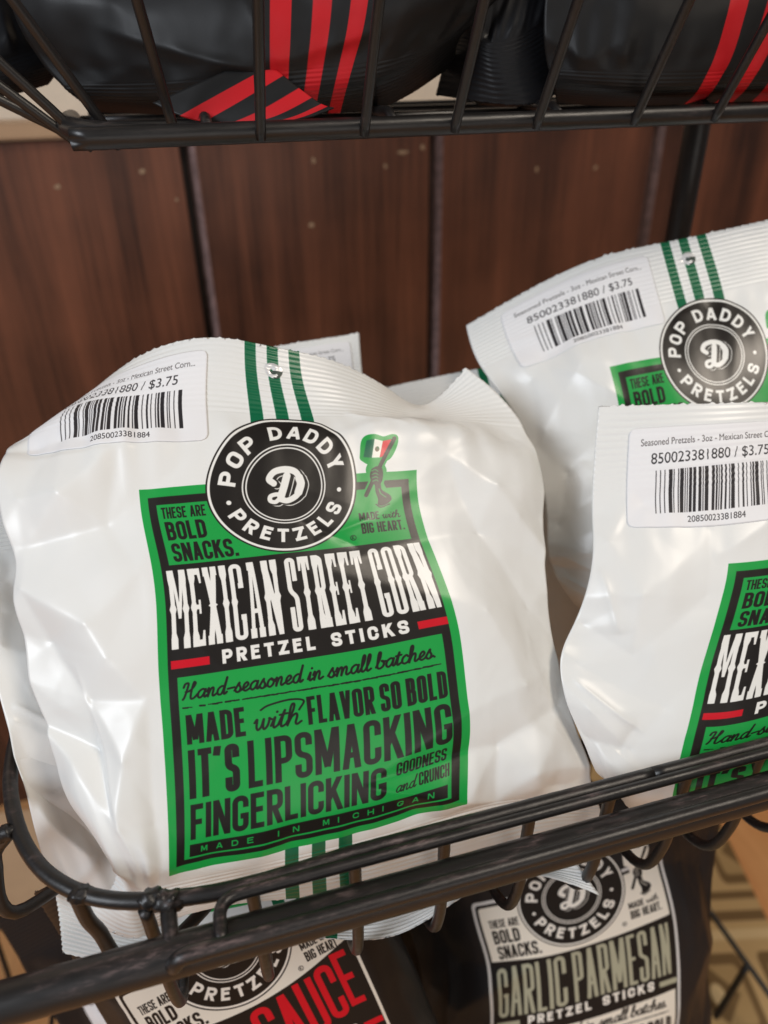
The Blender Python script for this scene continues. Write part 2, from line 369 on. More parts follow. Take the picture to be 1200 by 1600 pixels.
def emblem(cv, cx, cy, ink, paper, disc=None, back=None):
    """the round badge"""
    disc = ink if disc is None else disc
    cv.disc(cx, cy, 23.0, disc); cv.disc(cx, cy, 22.5, paper); cv.disc(cx, cy, 21.7, disc)
    cv.disc(cx, cy, 12.5, paper, 12.05); cv.disc(cx, cy, 11.5, paper, 11.05)
    arc_text(cv, 'POP DADDY', cx, cy, 14.2, 177, 12, 5.2, 4.1, .6, paper)
    arc_text(cv, 'PRETZELS', cx, cy, 19.4, 206, 335, 5.0, 3.7, .58, paper, True)
    for a in (194, 352): cv.disc(cx + 17 * math.cos(math.radians(a)), cy - 17 * math.sin(math.radians(a)), .75, paper)
    # flourished capital D with a drop line
    def D(dx, dy, grow, col):
        o = lambda pts: [(cx + dx + x, cy + dy + y) for x, y in pts]
        cv.strokes([spline2(o([(-3.3, -1.2), (-4.6, -2.6), (-3.0, -4.6), (.4, -5.1), (3.4, -4.0), (4.6, -1.0), (3.6, 2.6), (.6, 4.4), (-1.6, 3.9)]), 10)], .95, col, None, None, True, grow)
        cv.strokes([spline2(o([(4.3, -2.4), (4.75, -.6), (3.9, 2.0)]), 8)], 1.25, col, None, None, True, grow)
        cv.strokes([spline2(o([(.6, -3.2), (-.3, -.2), (-1.4, 2.9)]), 8)], 1.15, col, None, None, True, grow)
        cv.strokes([spline2(o([(-1.2, 2.6), (-2.6, 2.2), (-4.4, 2.7), (-4.6, 4.2), (-3.2, 4.7), (-1.9, 3.8), (-.6, 3.9)]), 8)], .68, col, None, None, True, grow)
    D(.95, .55, .32, paper); D(.95, .55, 0.02, disc); D(.3, .15, .35, disc); D(0, 0, .0, paper)

def fist_flag(cv, x, y, ink, green, tricolour=True, blob=None, k=1.2):
    """hand holding up a small flag; x, y = top left of the drawing"""
    P = lambda pts: [(x + k * a, y + k * b) for a, b in pts]
    cv.strokes([P([(10.3, 2.2), (2.0, 16.6)])], 1.35, green, None, None, True)
    cv.strokes([spline2(P([(4.4, 9.8), (6.2, 10.4), (5.4, 13), (5.8, 15), (7.6, 18.2)]), 6)], 2.6, green, None, None, True)
    cv.strokes([spline2(P([(1.4, 6.6), (1.9, 2.6), (4.4, 1.9), (7.2, 2.6), (10.0, 2.0), (10.3, 3.6), (8.6, 6.6), (5.6, 7.0), (3.4, 7.6), (1.4, 6.6)]), 6)], 1.15, blob or green, None, None, True)
    cv.poly(P([(1.4, 6.4), (2.2, 2.2), (9.8, 2.4), (8.6, 6.6), (3.4, 7.4)]), blob or green)
    if tricolour:
        cv.poly(P([(1.5, 6.6), (2.3, 2.5), (4.6, 2.2), (3.9, 6.9)]), (.08, .40, .29))
        cv.poly(P([(3.9, 6.9), (4.6, 2.2), (7.0, 2.8), (6.2, 6.9)]), (.93, .92, .88))
        cv.poly(P([(6.2, 6.9), (7.0, 2.8), (9.4, 2.4), (8.5, 6.3)]), (.85, .08, .16))
        cv.disc(x + k * 5.4, y + k * 4.8, .75, (.35, .3, .2)); cv.disc(x + k * 5.6, y + k * 4.5, .35, (.2, .4, .25))
    cv.strokes([P([(10.3, 2.2), (2.0, 16.6)])], .68, ink, None, None, True)
    # fist
    cv.poly([tuple(p) for p in spline2(P([(3.9, 9.6), (5.4, 9.0), (6.9, 9.4), (7.3, 11.2), (6.8, 13.2), (5.4, 14.2), (4.0, 13.0), (3.4, 11.2), (3.9, 9.6)]), 6)], ink)
    for n in range(4): cv.strokes([spline2(P([(3.9 + n * .1, 10.1 + n * .9), (5.0 + n * .1, 9.8 + n * .9), (5.8, 10.3 + n * .85)]), 5)], .13, green, None, None, True)
    # wrist and cuff
    cv.poly([tuple(p) for p in spline2(P([(4.8, 13.6), (6.4, 13.4), (6.9, 15.4), (9.0, 17.0), (9.3, 18.6), (7.2, 20.0), (5.2, 19.9), (5.4, 18.0), (4.9, 15.8), (4.8, 13.6)]), 6)], ink)
    cv.strokes([spline2(P([(6.0, 15.0), (6.4, 16.4), (7.8, 17.6)]), 6)], .16, green, None, None, True)
    cv.strokes([spline2(P([(4.6, 19.6), (6.0, 20.6), (8.6, 19.8)]), 6)], .2, ink, None, None, True)

SW, SH = 170.0, 192.0                             # bag sheet in millimetres
def bag_art(kind):
    if kind == 'corn': base, ink, panel, paper, stripe, edge = (.915, .915, .90), (.12, .105, .095), (.11, .62, .27), (.94, .935, .91), (.03, .40, .26), None
    elif kind == 'sauce': base, ink, panel, paper, stripe, edge = (.10, .098, .10), (.085, .08, .08), (.90, .875, .82), (.93, .90, .86), (.78, .07, .12), (.90, .87, .82)
    else: base, ink, panel, paper, stripe, edge = (.115, .115, .122), (.09, .085, .085), (.90, .875, .82), (.93, .91, .87), (.66, .65, .56), (.82, .81, .80)
    cv = Canvas(SW, SH, base)
    red = (.80, .04, .13)
    for c in (77.2, 85.0, 92.8): cv.rect(c - 1.95, -1, c + 1.95, SH + 1, stripe)
    L, T, Rr, B = 41.0, 46.0, 129.0, 166.5
    if kind == 'corn':
        cv.rect(L, T, Rr, B, panel); cv.rect(L + 2.7, T + 2.7, Rr - 2.7, B - 2.4, ink); cv.rect(L + 5.3, T + 5.2, Rr - 5.3, 71.5, panel)
        cv.rect(L + 5.3, 106.0, Rr - 5.3, 162.6, panel)
    else:
        cv.rect(L, T - 3, Rr, B, edge, 2); cv.rect(L + 1.6, T - 1.4, Rr - 1.6, B - 1.6, ink, 1.5); cv.rect(L + 3, T, Rr - 3, B - 3, panel, 1.2); ty, ta = (66.0, 7.0) if kind == 'sauce' else (71.0, 2.0)
        pts = [(L + 3, ty)] + [(L + 3 + t * 82, ty + ta * math.sin(math.pi * t)) for t in np.linspace(0, 1, 24)] + [(Rr - 3, 106)] + [(Rr - 3 - t * 82, 106 + 2 * math.sin(math.pi * t)) for t in np.linspace(0, 1, 24)]
        cv.poly(pts, ink)
    tx = ink
    emblem(cv, 85, 48.2, ink, paper)
    block_text(cv, 'THESE ARE', 47.6, 52.2, 13.8, 3.7, .27, tx)
    block_text(cv, 'BOLD', 47.9, 57.0, 12.6, 6.3, .55, tx)
    block_text(cv, 'SNACKS.', 48.2, 64.4, 20.5, 6.2, .52, tx)
    fist_flag(cv, 108.6, 33.4, ink, panel, kind == 'corn')
    block_text(cv, 'MADE', 107.6, 59.6, 7.0, 3.0, .25, tx); script_text(cv, 'with', 115.6, 62.4, 1.4, .15, tx, 6.3)
    block_text(cv, 'BIG HEART.', 107.8, 63.6, 14.8, 3.9, .30, tx)
    cv.disc(104.6, 68.5, 1.0, tx, .8); cv.strokes([[(104.3, 69), (104.3, 68)], [(104.3, 68.05), (104.9, 68.2)], [(104.4, 68.5), (104.9, 69)]], .1, tx)
    if kind == 'corn':
        slab_text(cv, 'MEXICAN', 45.0, 73.2, 34.2, 24.0, paper); slab_text(cv, 'STREET', 81.6, 73.2, 24.2, 24.0, paper); slab_text(cv, 'CORN', 108.2, 73.2, 17.6, 24.0, paper)
    elif kind == 'sauce':
        [block_text(cv, c, 46.0 + i * 8.75, 68.0 + 6.5 * math.sin(math.pi * (i + .5) / 9), 7.6, 23.0, 1.3, red) for i, c in enumerate('HOT SAUCE') if c != ' ']
    else:
        block_text(cv, 'GARLIC', 45.6, 74.2, 32.5, 24, .92, stripe, gap=1.0); block_text(cv, 'PARMESAN', 81.0, 74.2, 43.0, 24, .84, stripe, gap=.9)
    block_text(cv, 'PRETZEL', 60.0, 99.2, 27.6, 4.5, .55, paper, gap=1.15); block_text(cv, 'STICKS', 92.2, 99.2, 22.6, 4.5, .55, paper, gap=1.15)
    cv.rect(44.6, 100.6, 56.2, 103.2, red if kind != 'parmesan' else stripe); cv.rect(117.4, 100.6, 127.0 if kind != 'corn' else 126.3, 103.2, red if kind != 'parmesan' else stripe)
    script_text(cv, 'Hand-seasoned in small batches.', 47.2, 113.4, 2.7, .33, tx, 74.0)
    rs = np.random.RandomState(4)
    for k in range(60):
        xa = 47.5 + k * 1.24
        if k < 16 and rs.rand() < .45: continue
        cv.strokes([[(xa, 116.1 + rs.uniform(-.1, .1)), (xa + 1.4, 116.1 + rs.uniform(-.1, .1))]], rs.uniform(.14, .3), tx, None, None, True)
    block_text(cv, 'MADE', 48.0, 118.6, 17.0, 9.6, .74, tx); script_text(cv, 'with', 67.0, 127.0, 3.5, .34, tx, 13.6)
    cv.strokes([spline2([(80.5, 122.4), (82.0, 119.6), (78, 118.6), (72, 119.4), (69.6, 120.6)], 8)], .3, tx, None, None, True)
    block_text(cv, 'FLAVOR', 82.8, 118.6, 19.2, 9.4, .62, tx); block_text(cv, 'SO', 103.6, 118.6, 6.0, 9.4, .62, tx); block_text(cv, 'BOLD', 111.2, 118.6, 12.0, 9.4, .62, tx)
    block_text(cv, "IT'S", 48.0, 130.0, 14.6, 14.6, 1.0, tx, gap=.85); block_text(cv, 'LIPSMACKING', 65.0, 130.0, 58.4, 14.6, .9, tx, gap=.8)
    block_text(cv, 'FINGERLICKING', 48.2, 146.3, 56.4, 10.4, .78, tx)
    block_text(cv, 'GOODNESS', 107.4, 146.2, 14.6, 4.4, .30, tx); script_text(cv, 'and', 107.2, 155.6, 1.8, .18, tx, 5.8); block_text(cv, 'CRUNCH', 114.0, 151.9, 9.0, 3.9, .25, tx)
    cv.rect(48.0, 158.2, 122.5, 162.0, tx)
    for i, c in enumerate('MADE IN MICHIGAN'):
        if c != ' ': block_text(cv, c, 51.4 + i * 4.35, 159.1, 1.9 if c != 'I' else .4, 1.9, .2, panel)
    return cv

def font_raster(cv, txt, x, y, size, col, width=None, bold=0.0):
    """Blender's built-in typeface, turned to triangles and drawn into the canvas; y is the baseline"""
    cu = bpy.data.curves.new('print', 'FONT'); cu.body = txt; cu.size = 1.0; cu.offset = bold
    ob = bpy.data.objects.new('print', cu); me = ob.to_mesh(); me.calc_loop_triangles()
    co = np.empty(len(me.vertices) * 3, np.float32); me.vertices.foreach_get('co', co); co = co.reshape(-1, 3)[:, :2]
    tri = np.empty(len(me.loop_triangles) * 3, np.int32); me.loop_triangles.foreach_get('vertices', tri); tri = tri.reshape(-1, 3)
    k = size if width is None else width / (co[:, 0].max() - co[:, 0].min())
    p = np.stack([x + (co[:, 0] - co[:, 0].min()) * k, y - co[:, 1] * size], 1); ob.to_mesh_clear()
    bpy.data.objects.remove(ob); bpy.data.curves.remove(cu)
    n = 3; w = cv.window(p[:, 0].min(), p[:, 1].min(), p[:, 0].max(), p[:, 1].max())
    win, X, Y = w; acc = np.zeros((X.shape[0] * n, X.shape[1] * n), bool); f = cv.ppm * n
    ox, oy = (X[0, 0] - .5 / cv.ppm), (Y[0, 0] - .5 / cv.ppm)
    for t in tri:
        a, b, c = [((p[i][0] - ox) * f, (p[i][1] - oy) * f) for i in t]
        i0, i1 = int(min(a[0], b[0], c[0])), int(max(a[0], b[0], c[0])) + 2; j0, j1 = int(min(a[1], b[1], c[1])), int(max(a[1], b[1], c[1])) + 2
        gx, gy = np.meshgrid(np.arange(i0, i1) + .5, np.arange(j0, j1) + .5)
        e = [(q[0] - o[0]) * (gy - o[1]) - (q[1] - o[1]) * (gx - o[0]) for o, q in ((a, b), (b, c), (c, a))]
        ins = ((e[0] >= 0) & (e[1] >= 0) & (e[2] >= 0)) | ((e[0] <= 0) & (e[1] <= 0) & (e[2] <= 0))
        sl = acc[max(0, j0):j1, max(0, i0):i1]; sl |= ins[max(0, -j0):max(0, -j0) + sl.shape[0], max(0, -i0):max(0, -i0) + sl.shape[1]]
    cv.put(win, acc.reshape(X.shape[0], n, X.shape[1], n).mean((1, 3)), col)

TW, TH = 57.0, 28.5                               # price sticker
def sticker_art():
    cv = Canvas(TW, TH, (.93, .925, .93), 12.0); k = (.16, .15, .16)
    font_raster(cv, 'Seasoned Pretzels - 3oz - Mexican Street Corn...', 4.2, 5.0, 2.7, (.3, .28, .28), 48.8)
    font_raster(cv, '850023381880 / $3.75', 7.8, 10.1, 4.3, k, 40.0)
    font_raster(cv, '20850023381884', 20.0, 27.0, 2.5, k, 19.2)
    rs = np.random.RandomState(11); x = 9.4
    while x < 49.0:
        b = rs.choice([.3, .3, .34, .6, .95, 1.2]); g = rs.choice([.36, .4, .8, 1.15])
        cv.rect(x, 12.0, x + b, 24.2, k); x += b + g
    return cv

# ---------------------------------------------------------------- materials
def new_mat(name):
    m = bpy.data.materials.new(name); m.use_nodes = True; nt = m.node_tree; return m, nt.nodes, nt.links, nt.nodes['Principled BSDF']
def image_of(cv, name):
    im = bpy.data.images.new(name, cv.W, cv.H); px = np.ones((cv.H, cv.W, 4), np.float32); px[..., :3] = np.clip(cv.a[::-1], 0, 1)
    im.pixels.foreach_set(px.ravel()); im.update(); im.pack(); return im
def film_mat(name, img=None, col=(.8, .8, .8), rough=.34, coat=.25, bump=.02, spec=.5):
    """printed plastic film: gloss that varies a little, fine dimples"""
    m, N, L, b = new_mat(name)
    if img is not None:
        t = N.new('ShaderNodeTexImage'); t.image = img; t.extension = 'EXTEND'; t.interpolation = 'Cubic'; L.new(t.outputs['Color'], b.inputs['Base Color'])
    else: b.inputs['Base Color'].default_value = (*col, 1)
    tc = N.new('ShaderNodeTexCoord'); n1 = N.new('ShaderNodeTexNoise'); n1.inputs['Scale'].default_value = 45; n1.inputs['Detail'].default_value = 4
    L.new(tc.outputs['Object'], n1.inputs['Vector'])
    mr = N.new('ShaderNodeMapRange'); mr.inputs['To Min'].default_value = rough - .07; mr.inputs['To Max'].default_value = rough + .09
    L.new(n1.outputs['Fac'], mr.inputs['Value']); L.new(mr.outputs['Result'], b.inputs['Roughness'])
    n2 = N.new('ShaderNodeTexNoise'); n2.inputs['Scale'].default_value = 900; L.new(tc.outputs['Object'], n2.inputs['Vector'])
    bp = N.new('ShaderNodeBump'); bp.inputs['Strength'].default_value = bump; bp.inputs['Distance'].default_value = .0004
    L.new(n2.outputs['Fac'], bp.inputs['Height']); L.new(bp.outputs['Normal'], b.inputs['Normal'])
    b.inputs['Coat Weight'].default_value = coat; b.inputs['Coat Roughness'].default_value = .22; b.inputs['Specular IOR Level'].default_value = spec
    return m
def metal_mat(name, worn=1.0):
    """black paint over wire, rubbed to brown and grey on the weathered side"""
    m, N, L, b = new_mat(name)
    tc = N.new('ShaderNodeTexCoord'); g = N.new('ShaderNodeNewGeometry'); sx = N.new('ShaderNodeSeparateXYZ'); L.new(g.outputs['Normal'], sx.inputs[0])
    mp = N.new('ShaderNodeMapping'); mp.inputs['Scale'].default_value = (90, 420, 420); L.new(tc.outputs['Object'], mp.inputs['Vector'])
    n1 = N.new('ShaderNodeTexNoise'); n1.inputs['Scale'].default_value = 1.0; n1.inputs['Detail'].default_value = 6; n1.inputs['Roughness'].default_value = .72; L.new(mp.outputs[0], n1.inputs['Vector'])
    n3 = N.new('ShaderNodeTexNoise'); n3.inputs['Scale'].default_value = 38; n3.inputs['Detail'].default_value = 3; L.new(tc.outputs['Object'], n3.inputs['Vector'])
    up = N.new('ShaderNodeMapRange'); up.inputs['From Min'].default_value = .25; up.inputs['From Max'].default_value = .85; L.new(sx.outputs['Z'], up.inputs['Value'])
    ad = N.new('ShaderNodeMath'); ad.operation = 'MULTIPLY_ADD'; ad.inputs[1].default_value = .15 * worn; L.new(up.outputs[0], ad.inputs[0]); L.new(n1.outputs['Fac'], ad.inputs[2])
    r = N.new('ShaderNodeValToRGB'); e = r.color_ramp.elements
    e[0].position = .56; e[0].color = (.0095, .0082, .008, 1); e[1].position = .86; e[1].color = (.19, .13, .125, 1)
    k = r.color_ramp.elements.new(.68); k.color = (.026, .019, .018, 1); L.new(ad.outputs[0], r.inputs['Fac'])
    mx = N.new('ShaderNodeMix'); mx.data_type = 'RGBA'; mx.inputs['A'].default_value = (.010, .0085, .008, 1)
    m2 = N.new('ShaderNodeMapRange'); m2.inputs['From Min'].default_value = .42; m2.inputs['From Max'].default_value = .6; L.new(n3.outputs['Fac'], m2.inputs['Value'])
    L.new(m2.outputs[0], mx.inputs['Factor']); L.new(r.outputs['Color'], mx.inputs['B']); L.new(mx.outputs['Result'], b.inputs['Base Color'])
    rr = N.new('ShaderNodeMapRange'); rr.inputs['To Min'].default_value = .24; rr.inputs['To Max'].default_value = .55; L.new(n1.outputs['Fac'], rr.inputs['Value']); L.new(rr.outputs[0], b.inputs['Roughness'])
    bp = N.new('ShaderNodeBump'); bp.inputs['Strength'].default_value = .22 * worn; bp.inputs['Distance'].default_value = .0005; L.new(n1.outputs['Fac'], bp.inputs['Height']); L.new(bp.outputs['Normal'], b.inputs['Normal'])
    b.inputs['Metallic'].default_value = .0; b.inputs['Specular IOR Level'].default_value = .55
    return m
def wood_mat(name, dark, light, sc=(26, 26, 1.6), rough=.42, axis='Z'):
    m, N, L, b = new_mat(name); tc = N.new('ShaderNodeTexCoord')
    mp = N.new('ShaderNodeMapping'); mp.inputs['Scale'].default_value = sc; L.new(tc.outputs['Object'], mp.inputs['Vector'])
    n1 = N.new('ShaderNodeTexNoise'); n1.inputs['Scale'].default_value = 1.0; n1.inputs['Detail'].default_value = 5; n1.inputs['Distortion'].default_value = .5; L.new(mp.outputs[0], n1.inputs['Vector'])
    mp2 = N.new('ShaderNodeMapping'); mp2.inputs['Scale'].default_value = tuple(v * 9 if v > 5 else v * 6 for v in sc); L.new(tc.outputs['Object'], mp2.inputs['Vector'])
    n2 = N.new('ShaderNodeTexNoise'); n2.inputs['Scale'].default_value = 1.0; n2.inputs['Detail'].default_value = 3; L.new(mp2.outputs[0], n2.inputs['Vector'])
    a = N.new('ShaderNodeMath'); a.operation = 'MULTIPLY_ADD'; a.inputs[1].default_value = .34; L.new(n2.outputs['Fac'], a.inputs[0])
    n4 = N.new('ShaderNodeTexNoise'); n4.inputs['Scale'].default_value = 7.0; n4.inputs['Detail'].default_value = 4; n4.inputs['Roughness'].default_value = .6; L.new(tc.outputs['Object'], n4.inputs['Vector'])
    a2 = N.new('ShaderNodeMath'); a2.operation = 'MULTIPLY_ADD'; a2.inputs[1].default_value = .5; L.new(n4.outputs['Fac'], a2.inputs[0]); a3 = N.new('ShaderNodeMath'); a3.operation = 'SUBTRACT'; a3.inputs[1].default_value = .25; L.new(n1.outputs['Fac'], a3.inputs[0]); L.new(a3.outputs[0], a2.inputs[2]); L.new(a2.outputs[0], a.inputs[2])
    r = N.new('ShaderNodeValToRGB'); e = r.color_ramp.elements; e[0].position = .44; e[0].color = (*dark, 1); e[1].position = .94; e[1].color = (*light, 1); L.new(a.outputs[0], r.inputs['Fac'])
    L.new(r.outputs['Color'], b.inputs['Base Color']); b.inputs['Roughness'].default_value = rough
    bp = N.new('ShaderNodeBump'); bp.inputs['Strength'].default_value = .12; bp.inputs['Distance'].default_value = .001; L.new(n2.outputs['Fac'], bp.inputs['Height']); L.new(bp.outputs['Normal'], b.inputs['Normal'])
    return m
def plain_mat(name, col, rough=.6, var=.12, scale=30, metallic=0.0):
    m, N, L, b = new_mat(name); tc = N.new('ShaderNodeTexCoord'); n = N.new('ShaderNodeTexNoise'); n.inputs['Scale'].default_value = scale; n.inputs['Detail'].default_value = 5
    L.new(tc.outputs['Object'], n.inputs['Vector']); r = N.new('ShaderNodeValToRGB'); e = r.color_ramp.elements
    e[0].position = .3; e[0].color = (*[c * (1 - var) for c in col], 1); e[1].position = .7; e[1].color = (*[min(1, c * (1 + var)) for c in col], 1)
    L.new(n.outputs['Fac'], r.inputs['Fac']); L.new(r.outputs['Color'], b.inputs['Base Color']); b.inputs['Roughness'].default_value = rough; b.inputs['Metallic'].default_value = metallic
    return m
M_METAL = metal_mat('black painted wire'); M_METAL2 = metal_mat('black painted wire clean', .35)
M_WALL = wood_mat('dark stained boards', (.024, .0085, .0055), (.20, .072, .038))
M_BEVEL = plain_mat('painted lit groove edge', (.24, .16, .15), .45, .3, 160)  # light on the groove bevel painted in as a paler colour
M_GROOVE = plain_mat('dark groove recess', (.010, .0045, .0035), .6)  # groove recess coloured darker than the boards
M_CREAM = plain_mat('cream plaster', (.72, .62, .50), .7, .06, 40)
M_TAN = wood_mat('tan ledge wood', (.30, .19, .11), (.46, .31, .19), (2, 30, 30))
M_FLOOR = wood_mat('orange floor boards', (.64, .27, .09), (.88, .47, .20), (26, 2.2, 26), .3)
M_CHIP = plain_mat('bare wood chip', (.32, .22, .14), .8)
M_SILVER = plain_mat('torn foil', (.80, .80, .80), .3, .12, 400, .25)

# ---------------------------------------------------------------- room: boards, ledge, plaster, floor, rug
WY = 0.62; BY = 0.40                                  # wall plane, back of the rack
ztop = on_y(20, 222, WY)[2]
gx = [on_y(287, 235, WY)[0], on_y(677, 235, WY)[0], on_y(1022, 235, WY)[0]]
step = (gx[2] - gx[0]) / 2
xs = [gx[0] - step * 2, gx[0] - step] + gx + [gx[2] + step, gx[2] + step * 2]
wall = thing('wood_wall', 'dark reddish brown board wall with vertical grooves behind the rack', 'wall', (gx[1], WY, 0))
gw, gd = .0062, .010
V = []; F = []; FM = []
prof = []
for x in xs:
    prof += [(x - gw * .55, 0), (x - gw * .5, gd), (x + gw * .35, gd), (x + gw * 1.35, 0.0)]
prof = [(xs[0] - .2, 0)] + prof + [(xs[-1] + .2, 0)]
for x, d in prof: V += [(x, WY + d, 0), (x, WY + d, ztop)]
for i in range(len(prof) - 1):
    F.append((2 * i, 2 * i + 2, 2 * i + 3, 2 * i + 1)); FM.append(0 if (i % 4) == 0 else 1 if (i % 4) == 3 else 2)
n = len(V); V += [(xs[0] - .2, WY + .02, 0), (xs[0] - .2, WY + .02, ztop), (xs[-1] + .2, WY + .02, 0), (xs[-1] + .2, WY + .02, ztop)]
F.append((n + 2, n, n + 1, n + 3)); FM.append(0)
me = mesh(V, F, wall.location); o = link('boards', me, [M_WALL, M_BEVEL, M_GROOVE], wall, False); me.polygons.foreach_set('material_index', FM)
# pale chips knocked out of the stain
for px, py, a, b_ in ((90, 292, 7, 4), (222, 268, 6, 5), (276, 312, 3, 3), (490, 251, 4, 6), (487, 352, 6, 5), (602, 260, 4, 5), (629, 238, 13, 4), (660, 230, 5, 5), (838, 265, 4, 6), (930, 262, 5, 5)):
    c = on_y(px, py, WY); k = .00036; vv = []; m_ = 14; rs = np.random.RandomState(px)
    for t in range(m_):
        th = 2 * math.pi * t / m_; q = 1 + rs.uniform(-.25, .25); vv.append((c[0] + a * k * q * math.cos(th), WY - .0004, c[2] + b_ * k * q * math.sin(th)))
    vv.append((c[0], WY - .0009, c[2])); link('chip', mesh(vv, [(t, (t + 1) % m_, m_) for t in range(m_)], wall.location), M_CHIP, wall)
def box(name, lo, hi, mat, parent=None, base=(0, 0, 0), bev=.0015):
    bm = bmesh.new(); bmesh.ops.create_cube(bm, size=1.0)
    for v in bm.verts: v.co = Vector([(lo[i] + hi[i]) / 2 + v.co[i] * (hi[i] - lo[i]) - base[i] for i in range(3)])
    if bev: bmesh.ops.bevel(bm, geom=bm.edges[:], offset=bev, segments=2, affect='EDGES')
    me = bpy.data.meshes.new('m'); bm.to_mesh(me); bm.free(); return link(name, me, mat, parent, False)
lx0, lx1 = xs[0] - .2, xs[-1] + .2
tag(box('wall_ledge', (lx0, WY - .006, ztop + .001), (lx1, WY + .05, ztop + .012), M_TAN), 'narrow tan wooden ledge capping the dark boards', 'ledge')
tag(box('plaster_wall', (lx0, WY + .05, ztop - .05), (lx1, WY + .08, ztop + .9), M_CREAM), 'cream painted wall above the ledge behind the upper basket', 'wall')
fl = box('floor', (-3, -2, -.05), (3, WY + .3, 0), M_FLOOR, None, (0, 0, 0), 0); fl['kind'] = 'structure'

def rug_art():
    cv = Canvas(400, 700, (.80, .67, .48), 1.6); d = (.50, .40, .27); l = (.88, .77, .58)
    for j in range(10):
        y = j * 70; cv.rect(0, y, 400, y + 5, d); cv.rect(0, y + 9, 400, y + 14, l); cv.rect(0, y + 60, 400, y + 64, d)
        for i in range(7):
            x = i * 62 + 4
            cv.rect(x + 4, y + 20, x + 54, y + 56, d, 4); cv.rect(x + 9, y + 25, x + 49, y + 51, (.72, .60, .42), 3)
            if (i + j) % 2: cv.disc(x + 29, y + 38, 11, d, 5)
            else: cv.poly([(x + 29, y + 26), (x + 44, y + 38), (x + 29, y + 50), (x + 14, y + 38)], d); cv.disc(x + 29, y + 38, 5, l)
    return cv
M_RUG = film_mat('woven rug', image_of(rug_art(), 'rug pattern'), rough=.85, coat=0, bump=.5, spec=.1)
a0 = on_z(1132, 1300, .006); a1 = on_z(1225, 1490, .006)          # right edge of the rug
e1 = (a0 - a1) / np.linalg.norm(a0 - a1); e2 = np.array([-e1[1], e1[0], 0]); c0 = a1 - e1 * .35
P0, P1, P2, P3 = c0, c0 + e1 * 1.3, c0 + e1 * 1.3 + e2 * .5, c0 + e2 * .5
def slab(q, t):
    q = [np.array(p, float) for p in q]; m_ = len(q); vv = [tuple(p) for p in q] + [(p[0], p[1], p[2] - t) for p in q]
    return mesh(vv, [tuple(range(m_)), tuple(range(2 * m_ - 1, m_ - 1, -1))] + [(k, k + m_, (k + 1) % m_ + m_, (k + 1) % m_) for k in range(m_)])
me = slab((P0, P1, P2, P3), .005); ul = me.uv_layers.new(name='UVMap'); uq = ((1, 0), (1, 1), (0, 1), (0, 0)); li = [l.vertex_index for l in me.loops]
ul.data.foreach_set('uv', [c for k in li for c in uq[k % 4]])
tag(link('rug', me, M_RUG, None, False), 'tan rug with rows of brown geometric squares on the orange floor', 'rug')
M_GLARE = plain_mat('painted peach floor glare', (.95, .60, .34), .9, .08, 25)  # window glare on the floor, put in as a thin peach slab
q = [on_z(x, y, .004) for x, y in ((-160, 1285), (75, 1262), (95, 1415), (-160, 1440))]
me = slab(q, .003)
tag(link('floor_glare', me, M_GLARE, None, False), 'pale peach patch painted as window glare on the orange floor left of the rack', 'mat')

# ---------------------------------------------------------------- rack frame
TB = at(600, 1402, .205); TY, TZ = TB[1], TB[2]                    # front bar of the rack
rack = thing('display_rack', 'black tubular display rack with a thick front bar holding the wire baskets', 'display rack', (0.05, BY - .05, 0))
RB = rack.location
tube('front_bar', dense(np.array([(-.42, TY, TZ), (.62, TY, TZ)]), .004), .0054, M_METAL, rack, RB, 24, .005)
px_ = on_y(1078, 260, BY - .025)
tube('upright', dense(np.array([(px_[0], px_[1], 0), (px_[0], px_[1], 1.5)]), .02), .0066, M_METAL2, rack, RB, 20, .004)
tube('upright', dense(np.array([(-.40, BY - .025, 0), (-.40, BY - .025, 1.5)]), .02), .0085, M_METAL2, rack, RB, 20, .004)
for x in (-.40, px_[0]):
    tube('side_bar', dense(np.array([(x, BY - .025, TZ), (x, TY, TZ)]), .02), .005, M_METAL2, rack, RB)
b1, b2, b3, b4 = at(1092, 1400, .62), at(1235, 1600, .56), at(1168, 1508, .585), at(1096, 1625, .62)
tube('brace', dense(np.array([b1 + (b1 - b2) * .5, b2 + (b2 - b1) * .6]), .01), .0022, M_METAL2, rack, RB)
tube('brace', dense(np.array([b3, b4 + (b4 - b3) * .8]), .01), .0026, M_METAL2, rack, RB)
tube('brace', dense(np.array([at(1108, 1290, .62), at(1092, 1400, .62), at(1086, 1700, .60)]), .01), .0062, M_METAL2, rack, RB)

# ---------------------------------------------------------------- lower basket
RZ = at(600, 1321, .213)[2]
rim_px = [(1330, 1128), (1200, 1162), (1000, 1213), (800, 1268), (640, 1311), (560, 1333), (480, 1356), (410, 1377), (340, 1394), (270, 1404), (205, 1408), (150, 1402), (105, 1386), (66, 1358), (38, 1318), (22, 1272), (16, 1225), (20, 1180), (30, 1130)]
rim = [on_z(x, y, RZ) for x, y in rim_px]
yf = np.mean([p[1] for p in rim[:6]]);
bk = thing('wire_basket', 'lower black wire basket full of white bags, front rim worn brown', 'wire basket', (0.1, yf + .1, RZ - .06), 'wire baskets of the rack')
BB = bk.location
for p in rim[:6]: p[1] = yf
yb = BY - .05
xl = rim[-1][0]
right_x = .52
loop = [np.array((right_x, yf, RZ))] + rim[1:] + [np.array((rim[-1][0] * .5 + xl * .5, yl, RZ)) for yl in (np.linspace(rim[-1][1], yb, 4)[1:])]
pth = dense(spline3(loop, 6), .003)
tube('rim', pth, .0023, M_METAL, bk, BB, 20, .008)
tube('rim', dense(fillet([(xl + .006, yb, RZ), (right_x, yb, RZ), (right_x, yf, RZ)], .02), .01), .0028, M_METAL2, bk, BB, 16)
dpt = .062
